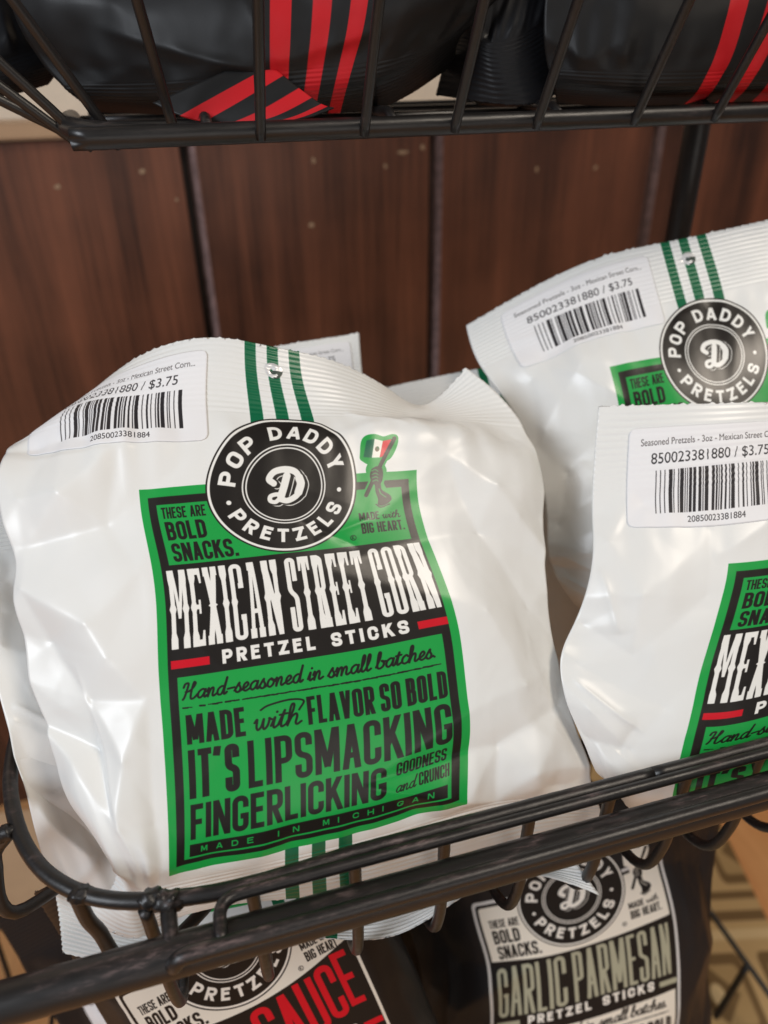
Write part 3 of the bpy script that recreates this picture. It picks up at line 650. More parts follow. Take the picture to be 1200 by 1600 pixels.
def basket_wire(x, name='wire'):
    pts = [(x, yf + .0003, RZ - .0012), (x, yf + .001, RZ - .020), (x, yf + .002, RZ - .044), (x, yf + .008, RZ - dpt - .002), (x, yf + .022, RZ - dpt - .010), (x, yf + .045, RZ - dpt - .006), (x, yf + .10, RZ - dpt), (x, yb - .02, RZ - dpt), (x, yb, RZ - dpt + .01), (x, yb, RZ)]
    return tube(name, dense(spline3(pts, 6), .004), .0019, M_METAL, bk, BB, 12, .015)
wx = [on_z(p, q_, RZ - .012)[0] for p, q_ in ((238, 1440), (398, 1415), (556, 1372), (703, 1328), (829, 1290), (945, 1252), (1062, 1222), (1172, 1192))]
dx = (wx[-1] - wx[2]) / 5
wx = [wx[0], wx[1]] + [wx[2] + dx * k for k in range(6)] + [wx[2] + dx * k for k in range(6, 13)]
for x in wx:
    if x < right_x: basket_wire(x)
for fy in (.03, .11, .17): tube('cross_wire', dense(np.array([(xl + .02, yf + fy, RZ - dpt - .004), (right_x - .01, yf + fy, RZ - dpt - .004)]), .02), .0018, M_METAL2, bk, BB, 10)
# corner wires fan out from the rounded corner of the rim
for (p0, p1, p2) in (((118, 1398), (150, 1450), (235, 1500)), ((14, 1300), (-8, 1345), (40, 1420))):
    A = on_z(*p0, RZ); B = on_z(*p1, RZ - .016); C = on_z(*p2, RZ - .04); D = C + np.array((.04, .05, -.012)); E = D + np.array((.03, .1, 0))
    tube('wire', dense(spline3([A, B, C, D, E], 8), .003), .0021, M_METAL, bk, BB, 12, .02)
for i, (p, r_) in enumerate((((236, 1404), .0030), ((263, 1409), .0035), ((128, 1398), .0028), ((8, 1302), .0028))):
    blob('weld', on_z(*p, RZ + .0005), r_, M_METAL, bk, BB, i, (1.2, .9, .9))
# long price-rail wires in front of the rim
hz = TZ + .0062; hy = TY - .0044
h0 = on_z(262, 1412, RZ); h1 = at(272, 1452, .2065)
hx = on_z(285, 1468, hz)[0]
tube('label_rail', dense(fillet([h0, np.array((h0[0] + .0005, hy, RZ - .003)), np.array((hx - .001, hy, hz)), np.array((right_x, hy, hz))], .0075), .003), .0022, M_METAL, bk, BB, 16, .007)
g0 = on_z(345, 1448, hz)[0]; gz = RZ + .0012; gy = yf - .0038
tube('label_rail', dense(fillet([np.array((g0, hy, hz)), np.array((g0 - .0002, gy, gz)), np.array((right_x, gy, gz))], .008), .003), .0018, M_METAL, bk, BB, 16, .007)

# second basket one tier below carries the black bags
lz = RZ - .335; LX0, LX1, LY0, LY1 = -.36, .26, yf + .05, BY - .03
lb = thing('wire_basket', 'black wire basket one tier down, under the black bags', 'wire basket', (-.05, .25, lz - .06), 'wire baskets of the rack'); LB = lb.location
rr = fillet([(-.05, LY0, lz), (LX1, LY0, lz), (LX1, LY1, lz), (LX0, LY1, lz), (LX0, LY0, lz), (-.05, LY0, lz)], .04)
tube('rim', dense(rr, .006), .0028, M_METAL2, lb, LB, 14)
for x in np.arange(LX0 + .04, LX1 - .02, .03):
    tube('wire', dense(fillet([(x, LY0, lz), (x, LY0 + .012, lz - dpt), (x, LY1 - .012, lz - dpt), (x, LY1, lz)], .02), .008), .0019, M_METAL2, lb, LB, 10)
for y in (LY0 + .05, LY0 + .11, LY0 + .17): tube('cross_wire', dense(fillet([(LX0, y, lz), (LX0 + .012, y, lz - dpt - .0038), (LX1 - .012, y, lz - dpt - .0038), (LX1, y, lz)], .02), .008), .0019, M_METAL2, lb, LB, 10)

# ---------------------------------------------------------------- upper basket
UR = at(640, 197, .250); UY, UZ = UR[1], UR[2]
ub = thing('wire_basket', 'upper black wire basket full of black bags, seen from just below its floor', 'wire basket', (.05, UY + .1, UZ), 'wire baskets of the rack')
UB = ub.location
x_l = on_y(228, 226, UY)[0]
U = [np.array((.62, UY, UZ)), np.array((x_l + .03, UY, UZ)), np.array((x_l + .004, UY + .002, UZ)), np.array((x_l - .014, UY + .012, UZ + .001)), np.array((x_l - .024, UY + .03, UZ + .002)), np.array((x_l - .027, UY + .06, UZ + .002)), np.array((x_l - .027, BY - .05, UZ + .002))]
tube('bottom_rail', dense(spline3(U, 8), .003), .0033, M_METAL2, ub, UB, 20, .012)
lean = np.array((0, -.53, .848))
ends = []
def up_wire(A, B, h=.13):
    d = (B - A) / np.linalg.norm(B - A); e = A + d * h; ends.append(e)
    tube('wire', dense(np.array([A - d * .002, e]), .004), .00172, M_METAL2, ub, UB, 12, .012)
for p, q_ in (((100, 206, .266), (-90, 112, .246)), ((112, 217, .259), (-72, 82, .236)), ((138, 225, .253), (-58, 44, .224)), ((182, 222, .2485), (20, 0, .2155)), ((275, 215, .2465), (214, 0, .2135))):
    up_wire(at(*p), at(*q_))
for px in (405, 566, 706, 832, 982, 1105, 1225, 1345):
    a = on_y(px, 205, UY); a[2] = UZ; a[1] = UY - .0035; up_wire(a, a + np.array((0, -.53, .848)))
tube('rim', dense(spline3([ends[0] + np.array((0, .1, .0))] + ends + [ends[-1] + np.array((.15, 0, 0))], 8), .004), .0035, M_METAL2, ub, UB, 16)
for k, fy in enumerate((.035, .085, .13)):
    tube('cross_wire', dense(np.array([(x_l - .024, UY + fy, UZ + .001), (.6, UY + fy, UZ + .001)]), .02), .002, M_METAL2, ub, UB, 10)
for k in range(9):
    x = x_l + .02 + k * .062; tube('floor_wire', dense(np.array([(x, UY + .001, UZ + .0005), (x, UY + .01, UZ + .004), (x, BY - .05, UZ + .004)]), .02), .0018, M_METAL2, ub, UB, 10)

# ---------------------------------------------------------------- bags
def spl_matrix(xk, xq):
    """natural cubic spline as a linear map: values at xq = M @ values at xk"""
    xk = np.asarray(xk, float); n = len(xk); h = np.diff(xk)
    A = np.zeros((n, n)); Bm = np.zeros((n, n)); A[0, 0] = A[-1, -1] = 1
    for i in range(1, n - 1):
        A[i, i - 1:i + 2] = (h[i - 1], 2 * (h[i - 1] + h[i]), h[i])
        Bm[i, i - 1] = 6 / h[i - 1]; Bm[i, i + 1] = 6 / h[i]; Bm[i, i] = -6 / h[i - 1] - 6 / h[i]
    Mm = np.linalg.solve(A, Bm); I = np.eye(n)
    k = np.clip(np.searchsorted(xk, xq) - 1, 0, n - 2); t0 = (xk[k + 1] - xq)[:, None]; t1 = (xq - xk[k])[:, None]; hh = h[k][:, None]
    return Mm[k] * t0 ** 3 / (6 * hh) + Mm[k + 1] * t1 ** 3 / (6 * hh) + (I[k] / hh - Mm[k] * hh / 6) * t0 + (I[k + 1] / hh - Mm[k + 1] * hh / 6) * t1

from mathutils.geometry import delaunay_2d_cdt
def facet_field(seed, pts, H, seal, spread=1.0, calm=.3, gap=17.0, soft=.6, tries=900):
    """crumpled film: flat facets hung between crease points, edges slightly rounded; returns a grid at .5 mm"""
    rs = np.random.RandomState(seed * 13 + 5); P = [tuple(p) for p in pts]; sa, sb = seal
    for _ in range(tries):
        s, v = rs.uniform(2, SW - 2), rs.uniform(sa + 2, H - sb - 2)
        lab = 38 < s < 132 and 26 < v < 166; g = gap * (1.75 if lab else 1.0)
        if all((s - p[0]) ** 2 + (v - p[1]) ** 2 > g * g for p in P): P.append((s, v, rs.choice([-1, 1]) * rs.uniform(.45, 1.35) * spread * (calm if lab else 1)))
    m = len(P)
    for k in np.linspace(-6, SW + 6, 11): P += [(k, sa - 3 + rs.uniform(-2, 2), 0), (k, H - sb + 3 + rs.uniform(-2, 2), 0), (k, -6, 0), (k, H + 6, 0)]
    for k in np.arange(sa + 8, H - sb, 15): P += [(-6, k, rs.uniform(-.3, .3)), (SW + 6, k, rs.uniform(-.3, .3))]
    A = np.array(P); res = delaunay_2d_cdt([Vector((p[0], p[1])) for p in P], [], [], 0, 1e-6); co = np.array([(v.x, v.y) for v in res[0]])
    src = [o[0] for o in res[3]]; hz = A[src, 2]
    nx, ny = int(SW * 2) + 9, int(H * 2) + 9; G = np.zeros((ny, nx)); X, Y = np.meshgrid(np.arange(nx) / 2 - 2, np.arange(ny) / 2 - 2)
    for f in res[2]:
        (ax, ay), (bx, by), (cx, cy) = co[f[0]], co[f[1]], co[f[2]]; det = (by - cy) * (ax - cx) + (cx - bx) * (ay - cy)
        if abs(det) < 1e-9: continue
        i0, i1 = int(max(0, (min(ax, bx, cx) + 2) * 2)), int(min(nx, (max(ax, bx, cx) + 2) * 2 + 2)); j0, j1 = int(max(0, (min(ay, by, cy) + 2) * 2)), int(min(ny, (max(ay, by, cy) + 2) * 2 + 2))
        if i1 <= i0 or j1 <= j0: continue
        x, y = X[j0:j1, i0:i1], Y[j0:j1, i0:i1]; l1 = ((by - cy) * (x - cx) + (cx - bx) * (y - cy)) / det; l2 = ((cy - ay) * (x - cx) + (ax - cx) * (y - cy)) / det; l3 = 1 - l1 - l2
        ins = (l1 >= -1e-6) & (l2 >= -1e-6) & (l3 >= -1e-6); G[j0:j1, i0:i1] = np.where(ins, l1 * hz[f[0]] + l2 * hz[f[1]] + l3 * hz[f[2]], G[j0:j1, i0:i1])
    def blur(a, sg):
        k = np.exp(-.5 * (np.arange(-12, 13) / (sg * 2)) ** 2); k /= k.sum()
        a = np.apply_along_axis(lambda r: np.convolve(np.pad(r, 12, 'edge'), k, 'valid'), 0, a); return np.apply_along_axis(lambda r: np.convolve(np.pad(r, 12, 'edge'), k, 'valid'), 1, a)
    return blur(G, soft) * .82 + blur(G, 3.5) * .34, P[:m]

class Bag:
    """a sheet of film given by control points at knots (s across, v down, millimetres), with folds added along its normal"""
    def __init__(self, sk, rows, seed=0, crumple=1.0, creases=(), pinches=(), seal=(25, 23), H=SH, rib=.17, calm=.3, pts=(), gap=17.0, nf=.6):
        self.sk = np.array(sk, float); self.vk = np.array([r[0] for r in rows], float)
        self.C = np.array([[at(*p) for p in r[1]] for r in rows]); self.seed = seed; self.k = crumple
        self.creases, self.pinches, self.seal, self.H, self.rib, self.calm, self.nf = creases, pinches, seal, H, rib, calm, nf
        self.G, self.P = facet_field(seed, pts, H, seal, 1.0, calm, gap)
        self.G = self.G + .13 * facet_field(seed + 40, [], H, seal, 1.0, calm * 1.6, 8.0, .45, 1300)[0]
    def smooth(self, S, Vv):
        return np.einsum('qi,qj,jic->qc', spl_matrix(self.sk, S), spl_matrix(self.vk, Vv), self.C)
    def normal(self, S, Vv):
        e = .4; a = self.smooth(S + e, Vv) - self.smooth(S - e, Vv); b = self.smooth(S, Vv + e) - self.smooth(S, Vv - e)
        n = np.cross(b, a); n /= np.linalg.norm(n, axis=1)[:, None] + 1e-12
        return n if np.mean(n @ fwd) < 0 else -n
    def folds(self, S, Vv):
        d = np.zeros_like(S); sd = self.seed * 7.31; sa, sb = self.seal
        body = sstep(sa - 2, sa + 10, Vv) * (1 - sstep(self.H - sb - 10, self.H - sb + 2, Vv))
        lab = sstep(36, 46, S) * (1 - sstep(124, 134, S)) * sstep(24, 32, Vv) * (1 - sstep(160, 170, Vv))
        amp = (.15 + .85 * body) * (1 - (1 - self.calm) * lab) * self.k
        wx = S + 9 * noise2(S / 31 + sd, Vv / 31 + 3, 1); wy = Vv + 9 * noise2(S / 29 + 11, Vv / 29 + sd, 2)
        for sc, a, sdd in ((46, 1.5, 3), (21, .5, 4), (9.5, .10, 5)):
            n = noise2(wx / sc + sd, wy / sc * .8 + sd, sdd + self.seed); d += amp * self.nf * a * (.5 - np.sqrt(n * n + .0025) * 1.7)
        # gathers running in from both seals
        for edge, sg in ((sa, 1), (self.H - sb, -1)):
            t = (Vv - edge) * sg; w = np.exp(-np.abs(t - 5) / 13) * (t > -3) * sstep(-3, 6, t)
            d += self.k * 1.0 * w * noise2(S / 7.5 + sd, Vv / 70 + sd, 6) * (1 - (1 - .5) * lab)
        for s0, v0, s1, v1, a, w in self.creases:
            dx, dv = s1 - s0, v1 - v0; L = math.hypot(dx, dv); t = ((S - s0) * dx + (Vv - v0) * dv) / L; q = ((S - s0) * dv - (Vv - v0) * dx) / L
            tt = np.clip(t / L, -1, 2); tap = np.clip(1 - (2 * tt - 1) ** 4, 0, 1) * ((tt > 0) & (tt < 1))
            d += a * tap * np.exp(-(np.sqrt(q * q + .09) - .3) / w)
        gx = np.clip((S + 2) * 2, 0, self.G.shape[1] - 2.001); gy = np.clip((Vv + 2) * 2, 0, self.G.shape[0] - 2.001); ix = gx.astype(int); iy = gy.astype(int); fx = gx - ix; fy = gy - iy
        d += self.k * ((self.G[iy, ix] * (1 - fx) + self.G[iy, ix + 1] * fx) * (1 - fy) + (self.G[iy + 1, ix] * (1 - fx) + self.G[iy + 1, ix + 1] * fx) * fy)
        for s0, v0, h0 in self.P:                            # the sharp tip where facets meet
            if 40 < s0 < 130: continue
            a_ = .22 * np.sign(h0) * min(1, abs(h0)); r = np.hypot(S - s0, Vv - v0); d += self.k * a_ * np.exp(-r / 1.3)
        for edge, ok in ((Vv, Vv < sa - 1), (self.H - Vv, Vv > self.H - sb + 1)):
            d += np.where(ok, self.rib * (.75 + 1.1 * noise2(S / 16 + sd, Vv / 9, 8)) * np.cos(2 * math.pi * edge / 1.75 + 1.6 * noise2(S / 24, Vv / 40 + sd, 7)) * sstep(0, 1.5, edge), 0)
        return d * .001
    def ev(self, S, Vv, off=0.0):
        S = np.asarray(S, float); Vv = np.asarray(Vv, float)
        return self.smooth(S, Vv) + self.normal(S, Vv) * (self.folds(S, Vv) + off * .001)[:, None]

def sheet_pair(name, bag, vs, ss, mats, parent, base, thick, teeth=(False, False)):
    """front and back film between two heights, joined along the sides"""
    Sg, Vg = np.meshgrid(ss, vs); W = bag.sk[-1]
    Vt = Vg.copy(); zig = 1.0 * (np.abs(((Sg[0] / 3.1) % 1) - .5) * 2) + .8 * noise2(Sg[0] / 5, Sg[0] * 0 + bag.seed, 9) + 1.2 * noise2(Sg[0] / 23, Sg[0] * 0 + bag.seed, 10)
    if teeth[0]: Vt[0] = Vt[0] + zig
    if teeth[1]: Vt[-1] = Vt[-1] - zig
    fr = bag.ev(Sg.ravel(), Vt.ravel()).reshape(len(vs), len(ss), 3)
    n = bag.normal(Sg.ravel(), Vg.ravel()).reshape(fr.shape)
    sa, sb = bag.seal
    env = (sstep(sa - 4, sa + 26, vs) * (1 - sstep(bag.H - sb - 26, bag.H - sb + 4, vs)))[:, None, None]
    u = (ss / W)[None, :, None]; nm = n.mean(axis=1, keepdims=True); nm /= np.linalg.norm(nm, axis=2, keepdims=True)
    lin = fr[:, :1] * (1 - u) + fr[:, -1:] * u
    bulge = (np.sin(np.pi * np.clip(u, 0, 1)) ** .75) * thick * .001
    crum = noise2(Sg / 19 + 5, Vg / 19, bag.seed + 20)[..., None] * .0025 * np.sin(np.pi * u) ** .5
    bk_ = (1 - env) * (fr - n * .00035) + env * (lin - nm * (bulge + .0003) + nm * crum)
    R, Cn = len(vs), len(ss); V = np.concatenate([fr.reshape(-1, 3), bk_.reshape(-1, 3)]); o = R * Cn; F = []; mi = []
    idx = np.arange(R * Cn).reshape(R, Cn)
    a, b, c, d = idx[:-1, :-1].ravel(), idx[:-1, 1:].ravel(), idx[1:, 1:].ravel(), idx[1:, :-1].ravel()
    F = np.concatenate([np.stack([a, d, c, b], 1), np.stack([a + o, b + o, c + o, d + o], 1)])
    ring = []
    for k in range(R - 1):
        ring.append((idx[k, 0], idx[k, 0] + o, idx[k + 1, 0] + o, idx[k + 1, 0])); ring.append((idx[k, -1], idx[k + 1, -1], idx[k + 1, -1] + o, idx[k, -1] + o))
    for k in range(Cn - 1):
        if teeth[0]: ring.append((idx[0, k], idx[0, k + 1], idx[0, k + 1] + o, idx[0, k] + o))
        if teeth[1]: ring.append((idx[-1, k], idx[-1, k] + o, idx[-1, k + 1] + o, idx[-1, k + 1]))
    nf = len(F) // 2; F = np.concatenate([F, np.array(ring, int)])
    me = bpy.data.meshes.new('m'); me.vertices.add(len(V)); me.vertices.foreach_set('co', (V - np.asarray(base)).ravel())
    me.loops.add(F.size); me.loops.foreach_set('vertex_index', F.ravel().astype(np.int32)); me.polygons.add(len(F))
    me.polygons.foreach_set('loop_start', np.arange(0, F.size, 4, dtype=np.int32)); me.update(calc_edges=True)
    mid = np.zeros(len(F), np.int32); mid[nf:] = 1
    uv = np.stack([np.concatenate([Sg.ravel(), Sg.ravel()]) / SW, 1 - np.concatenate([Vt.ravel(), Vt.ravel()]) / SH], 1)
    ul = me.uv_layers.new(name='UVMap'); ul.data.foreach_set('uv', uv[F.ravel()].ravel())
    ob = link(name, me, mats, parent); me.polygons.foreach_set('material_index', mid); me.validate(); return ob

def sticker(bag, s0, v0, parent, base, rot=0.0, w=TW, h=TH, label=None):
    """thin paper price label lying on the film, rounded corners"""
    nu, nv, r = 110, 60, 2.2; V = []; U = []
    for j in range(nv):
        y = h * j / (nv - 1); dyc = max(0, r - y, y - (h - r)); ins = r - math.sqrt(max(0, r * r - dyc * dyc))
        for i in range(nu):
            x = ins + (w - 2 * ins) * i / (nu - 1); U.append((x / w, 1 - y / h)); V.append((x, y))
    V = np.array(V); c, s = math.cos(rot), math.sin(rot); S = s0 + V[:, 0] * c - V[:, 1] * s; T = v0 + V[:, 0] * s + V[:, 1] * c
    top = bag.ev(S, T, .34); bot = bag.ev(S, T, .12); P = np.concatenate([top, bot]); o = nu * nv; F = []
    for j in range(nv - 1):
        for i in range(nu - 1):
            k = j * nu + i; F.append((k, k + nu, k + nu + 1, k + 1)); 
    ring = [j for j in range(nu)] + [j * nu + nu - 1 for j in range(1, nv)] + [(nv - 1) * nu + i for i in range(nu - 2, -1, -1)] + [j * nu for j in range(nv - 2, 0, -1)]
    for a, b in zip(ring, ring[1:] + ring[:1]): F.append((a, b, b + o, a + o))
    me = mesh(P, F, base); ul = me.uv_layers.new(name='UVMap'); UU = np.array(U + U)
    li = np.empty(len(me.loops), np.int32); me.loops.foreach_get('vertex_index', li); ul.data.foreach_set('uv', UU[li].ravel())
    ob = link('price_sticker', me, M_STICK, parent)
    return ob

M_HOLE = plain_mat('dark hole', (.03, .05, .04), .5)
def hang_hole(bag, parent, base, s=85.0, v=8.5, seed=0):
    """punched hole half covered by the torn, silvery flap of film left in it"""
    m_ = 30; rings = 8; J, I = np.meshgrid(np.arange(rings + 1), np.arange(m_), indexing='ij'); th = 2 * math.pi * I / m_; q = J / rings
    rx = 3.1 * (1 + .08 * np.cos(3 * th + seed)); S = s + rx * q * np.cos(th); T = v + 2.5 * q * np.sin(th)
    hgt = .12 + 1.0 * (noise2(S / 3.1 + seed, T / 2.4, 31) + .25) * (1 - q ** 3)
    P = bag.ev(S.ravel(), T.ravel(), 0) + bag.normal(S.ravel(), T.ravel()) * (hgt.ravel() * .001)[:, None]; F = []
    for j in range(rings):
        for i in range(m_): F.append((j * m_ + i, j * m_ + (i + 1) % m_, (j + 1) * m_ + (i + 1) % m_, (j + 1) * m_ + i))
    me = mesh(P, F, base); o = link('hang_hole', me, [M_SILVER, M_HOLE], parent)
    me.polygons.foreach_set('material_index', [1 if (k % m_) / m_ < .2 + .1 * math.sin(k // m_) + .25 * (k // m_ < 4) else 0 for k in range(len(F))]); return o

def make_bag(name, label, bag, mats, thick=42, group=None, stick=None, hole=True, cols=210, vstep=.9, cat='snack bag', body=None):
    H, (sa, sb) = bag.H, bag.seal; W = bag.sk[-1]
    lo = bag.smooth(np.array([W / 2]), np.array([H * 1.0]))[0]
    t = thing(name, label, cat, lo, group); base = np.array(t.location)
    ss = np.linspace(0, W, cols)
    vt = np.linspace(0, sa, int(sa / .30)); vb = np.arange(sa, H - sb + .001, (H - sb - sa) / max(8, int((H - sb - sa) / vstep))); vl = np.linspace(H - sb, H, int(sb / .30))
    sheet_pair('body', bag, vb, ss, body or mats, t, base, thick)
    sheet_pair('top_seal', bag, vt, ss, mats, t, base, thick, (True, False))
    sheet_pair('bottom_seal', bag, vl, ss, mats, t, base, thick, (False, True))
    for st in (stick or []): sticker(bag, *st[:2], t, base, *(st[2:]))
    if hole: hang_hole(bag, t, base, seed=bag.seed)
    return t

IMG = {k: image_of(bag_art(k), 'print ' + k) for k in ('corn', 'sauce', 'parmesan')}
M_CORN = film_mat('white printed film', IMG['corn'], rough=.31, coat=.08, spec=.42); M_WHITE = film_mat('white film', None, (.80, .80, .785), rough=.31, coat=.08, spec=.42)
M_SAUCE = film_mat('black printed film with red', IMG['sauce'], rough=.46, coat=.03, spec=.2); M_PARM = film_mat('black printed film with cream', IMG['parmesan'], rough=.46, coat=.03, spec=.2)
M_BLACK = film_mat('black film', None, (.009, .0095, .0115), rough=.46, coat=.04, spec=.22)
M_STICK = film_mat('price sticker paper', image_of(sticker_art(), 'price sticker'), rough=.5, coat=0.0, bump=.03, spec=.35)
CORN = [M_CORN, M_WHITE]; GW = 'white and green snack bags in the lower basket'
def rows_of(spec, zadd):
    """rows: (v, base depth, [(px, py[, extra depth])...]); zadd = depth added per column"""
    return [(v, [(p[0], p[1], z + (p[2] if len(p) > 2 else 0) + za) for p, za in zip(pts, zadd)]) for v, z, pts in spec]

# the bag in front, left
sk = [0, 15, 41, 63, 85, 107, 129, 150, 170]
za = [-.002, -.008, -.009, -.006, -.002, .003, .009, .017, .028]
spec = [
 (0, .262, [(95, 655, .028), (150, 606, .022), (238, 546, .009), (328, 526, .001), (425, 540), (520, 563, .003), (606, 606, .010), (664, 632, .014), (727, 574, .006)]),
 (10, .259, [(58, 676, .020), (122, 628, .014), (226, 590, .004), (326, 572), (428, 587), (527, 601, .002), (615, 630, .007), (682, 638, .010), (768, 606, .004)]),
 (20, .256, [(28, 692, .014), (98, 650, .007), (216, 632, .001), (325, 624), (438, 636), (540, 640), (626, 652, .003), (704, 652, .005), (808, 650, .002)]),
 (33, .249, [(4, 705, .006), (88, 702, .002), (218, 694), (328, 687), (444, 682), (551, 676), (650, 674), (745, 676), (838, 708)]),
 (46, .2445, [(2, 768), (88, 766), (217, 765), (326, 757), (445, 750), (552, 741), (650, 735), (752, 733), (846, 760)]),
 (71, .238, [(26, 882), (100, 886), (238, 884), (346, 874), (458, 862), (565, 850), (668, 836), (765, 836), (850, 858)]),
 (106, .232, [(42, 1050), (112, 1064), (250, 1062), (365, 1046), (482, 1028), (600, 1008), (714, 986), (800, 986), (866, 1010)]),
 (130, .229, [(78, 1160), (140, 1178), (257, 1178), (375, 1160), (495, 1140), (615, 1118), (729, 1092), (820, 1090), (892, 1108)]),
 (150, .2275, [(122, 1262), (168, 1284), (262, 1286), (378, 1263), (498, 1238), (618, 1212), (736, 1176), (832, 1168), (914, 1184)]),
 (166.5, .2275, [(180, 1345), (208, 1366), (265, 1366), (378, 1344), (498, 1316), (615, 1286), (725, 1250), (826, 1236), (926, 1232)]),
 (180, .231, [(165, 1398), (195, 1420), (262, 1412), (378, 1384), (498, 1360), (618, 1330), (730, 1295), (834, 1270), (938, 1265)]),
 (192, .235, [(120, 1428), (190, 1464), (260, 1442), (378, 1412), (500, 1400), (620, 1372), (735, 1340), (840, 1312), (944, 1298)]),
]
b1 = Bag(sk, rows_of(spec, za), seed=1, crumple=2.3, calm=.22, nf=.45, rib=.12, gap=19,
  pts=[(17.5, 48, 1.9), (5.5, 49, 1.0), (29, 57, -.7), (3, 65, -.2), (3, 79, .9), (22, 88, 1.6), (8, 95, -1.3), (27, 98, .9), (16, 130, -1.8), (28, 131, 1.3), (9, 134, .5), (12, 163, 1.6), (37, 72, .3), (37, 112, .5), (19, 112, -.9), (36, 150, -.5), (23, 150, .8), (39, 164, .3),
       (153, 52, 1.6), (147, 70, -1.0), (160, 62, .7), (168, 60, 0), (139, 42, .2), (128, 27, .9), (140, 100, .6), (160, 95, -.5), (150, 125, .8), (165, 130, -.4), (139, 150, -1.3), (150, 158, 1.1), (160, 166, 0)],
  creases=[(2, 36, 60, 33, .7, 3.0), (16, 100, 26, 165, 1.0, 2.2), (106, 22, 128, 31, 1.0, 2.0), (62, 36, 110, 58, .22, 4), (88, 60, 106, 72, -.4, 1.2), (92, 68, 112, 62, .35, 1.2), (46, 88, 66, 112, .25, 3)])
make_bag('snack_bag', 'white and green snack bag in front at left, its whole printed panel showing', b1, CORN, 44, GW, [(5.5, 4.8)], cols=300, vstep=.62)

# the bag tucked behind it on the left
spec = [
 (0, .272, [(-75, 772), (100, 748), (300, 720), (500, 700), (690, 690)]),
 (25, .270, [(-52, 872), (110, 848), (310, 820), (510, 800), (700, 780)]),
 (46, .254, [(-38, 930), (115, 915), (315, 880), (515, 860), (710, 840)]),
 (106, .234, [(6, 1120), (165, 1130), (370, 1090), (570, 1060), (770, 1030)]),
 (150, .237, [(57, 1290), (220, 1340), (425, 1290), (625, 1250), (830, 1210)]),
 (166.5, .2475, [(82, 1376), (262, 1430), (468, 1392), (668, 1345), (870, 1296)]),
]
spec = [(v, z, [tuple(np.interp(q, [0, 41, 85, 129, 170], [p[k] for p in pts]) for k in (0, 1)) for q in (0, 41, 85, 113, 135, 150, 170)]) for v, z, pts in spec]
spec = [(v, z, [p + ((-.45 if v > 160 else 0) * d,) for p, d in zip(pts, (0, .018, .034, .036, .034, .032, .030))]) for v, z, pts in spec]
spec.append((192, .250, [(98, 1490, 0), (272, 1508, -.016), (480, 1466, -.03), (612, 1464, -.031), (715, 1406, -.028), (800, 1366, -.024), (938, 1400, -.022)]))
b2 = Bag([0, 41, 85, 113, 135, 150, 170], rows_of(spec, [.003, .018, .034, .036, .034, .032, .030]), seed=2, rib=.3, crumple=2.0, nf=.5, creases=[(4, 100, 24, 108, 1.2, 2.5), (3, 142, 22, 152, 1.2, 2.2), (6, 166, 26, 150, 1.2, 2.5)])
make_bag('snack_bag', 'white snack bag squeezed behind the front left bag, only its ribbed left side showing', b2, CORN, 16, GW, hole=False, cols=170, vstep=1.0)

# right, behind
spec = [
 (0, .325, [(728, 508), (905, 413), (1066, 372), (1235, 336), (1395, 318)]),
 (18, .318, [(744, 560), (922, 482), (1086, 440), (1258, 404), (1405, 385)]),
 (46, .306, [(800, 640), (952, 577), (1115, 545), (1275, 513), (1425, 500)]),
 (71, .300, [(840, 725), (976, 676), (1138, 642), (1296, 606), (1440, 585)]),
 (110, .298, [(856, 845), (1002, 822), (1166, 790), (1326, 750), (1460, 728)]),
 (150, .300, [(880, 915), (1030, 960), (1190, 930), (1350, 890), (1478, 850)]),
 (166.5, .303, [(905, 945), (1042, 1012), (1200, 985), (1362, 940), (1485, 905)]),
 (192, .306, [(930, 1000), (1060, 1100), (1212, 1080), (1376, 1040), (1495, 985)]),
]
b3 = Bag([0, 41, 85, 129, 170], rows_of(spec, [.010, .000, -.002, .000, .012]), seed=3, crumple=2.2, nf=.45, calm=.2, creases=[(4, 120, 30, 140, 1.0, 2.5), (2, 138, 26, 150, 1.0, 2.0), (20, 36, 46, 62, .8, 3.0), (8, 18, 40, 24, .6, 2.0)])
make_bag('snack_bag', 'white snack bag leaning at the back right, round black badge and hang hole fully visible', b3, CORN, 34, GW, [(11.5, 4.0)], cols=220, vstep=.8)

# right, in front
spec = [
 (0, .252, [(935, 633), (1140, 628), (1345, 624), (1550, 626), (1740, 640)]),
 (26, .246, [(925, 786), (1140, 768), (1345, 748), (1552, 750), (1745, 770)]),
 (46, .240, [(926, 870), (1140, 880), (1350, 852), (1556, 846), (1750, 862)]),
 (71, .236, [(903, 962), (1115, 985), (1334, 946), (1545, 925), (1740, 940)]),
 (106, .233, [(876, 1048), (1077, 1136), (1306, 1086), (1525, 1050), (1720, 1046)]),
 (130, .232, [(898, 1132), (1056, 1208), (1290, 1162), (1515, 1120), (1705, 1105)]),
 (150, .234, [(930, 1195), (1048, 1246), (1280, 1194), (1508, 1140), (1695, 1115)]),
 (166.5, .241, [(958, 1228), (1038, 1270), (1274, 1206), (1500, 1145), (1690, 1118)]),
 (192, .262, [(985, 1238), (1034, 1272), (1268, 1205), (1490, 1142), (1680, 1110)]),
]
b4 = Bag([0, 41, 85, 129, 170], rows_of(spec, [.017, .011, .021, .036, .060]), seed=4, rib=.22, crumple=1.9, nf=.45, calm=.2, creases=[(2, 50, 14, 76, 1.2, 2.2), (4, 106, 26, 112, 1.0, 2.2), (26, 112, 20, 130, -1.0, 3.), (36, 44, 60, 32, .8, 3.)])
make_bag('snack_bag', 'white and green snack bag in front at right, cut off by the picture edge', b4, CORN, 40, GW, [(10.3, 6.3, 0.0, 51.5, 28.5)], cols=250, vstep=.7)

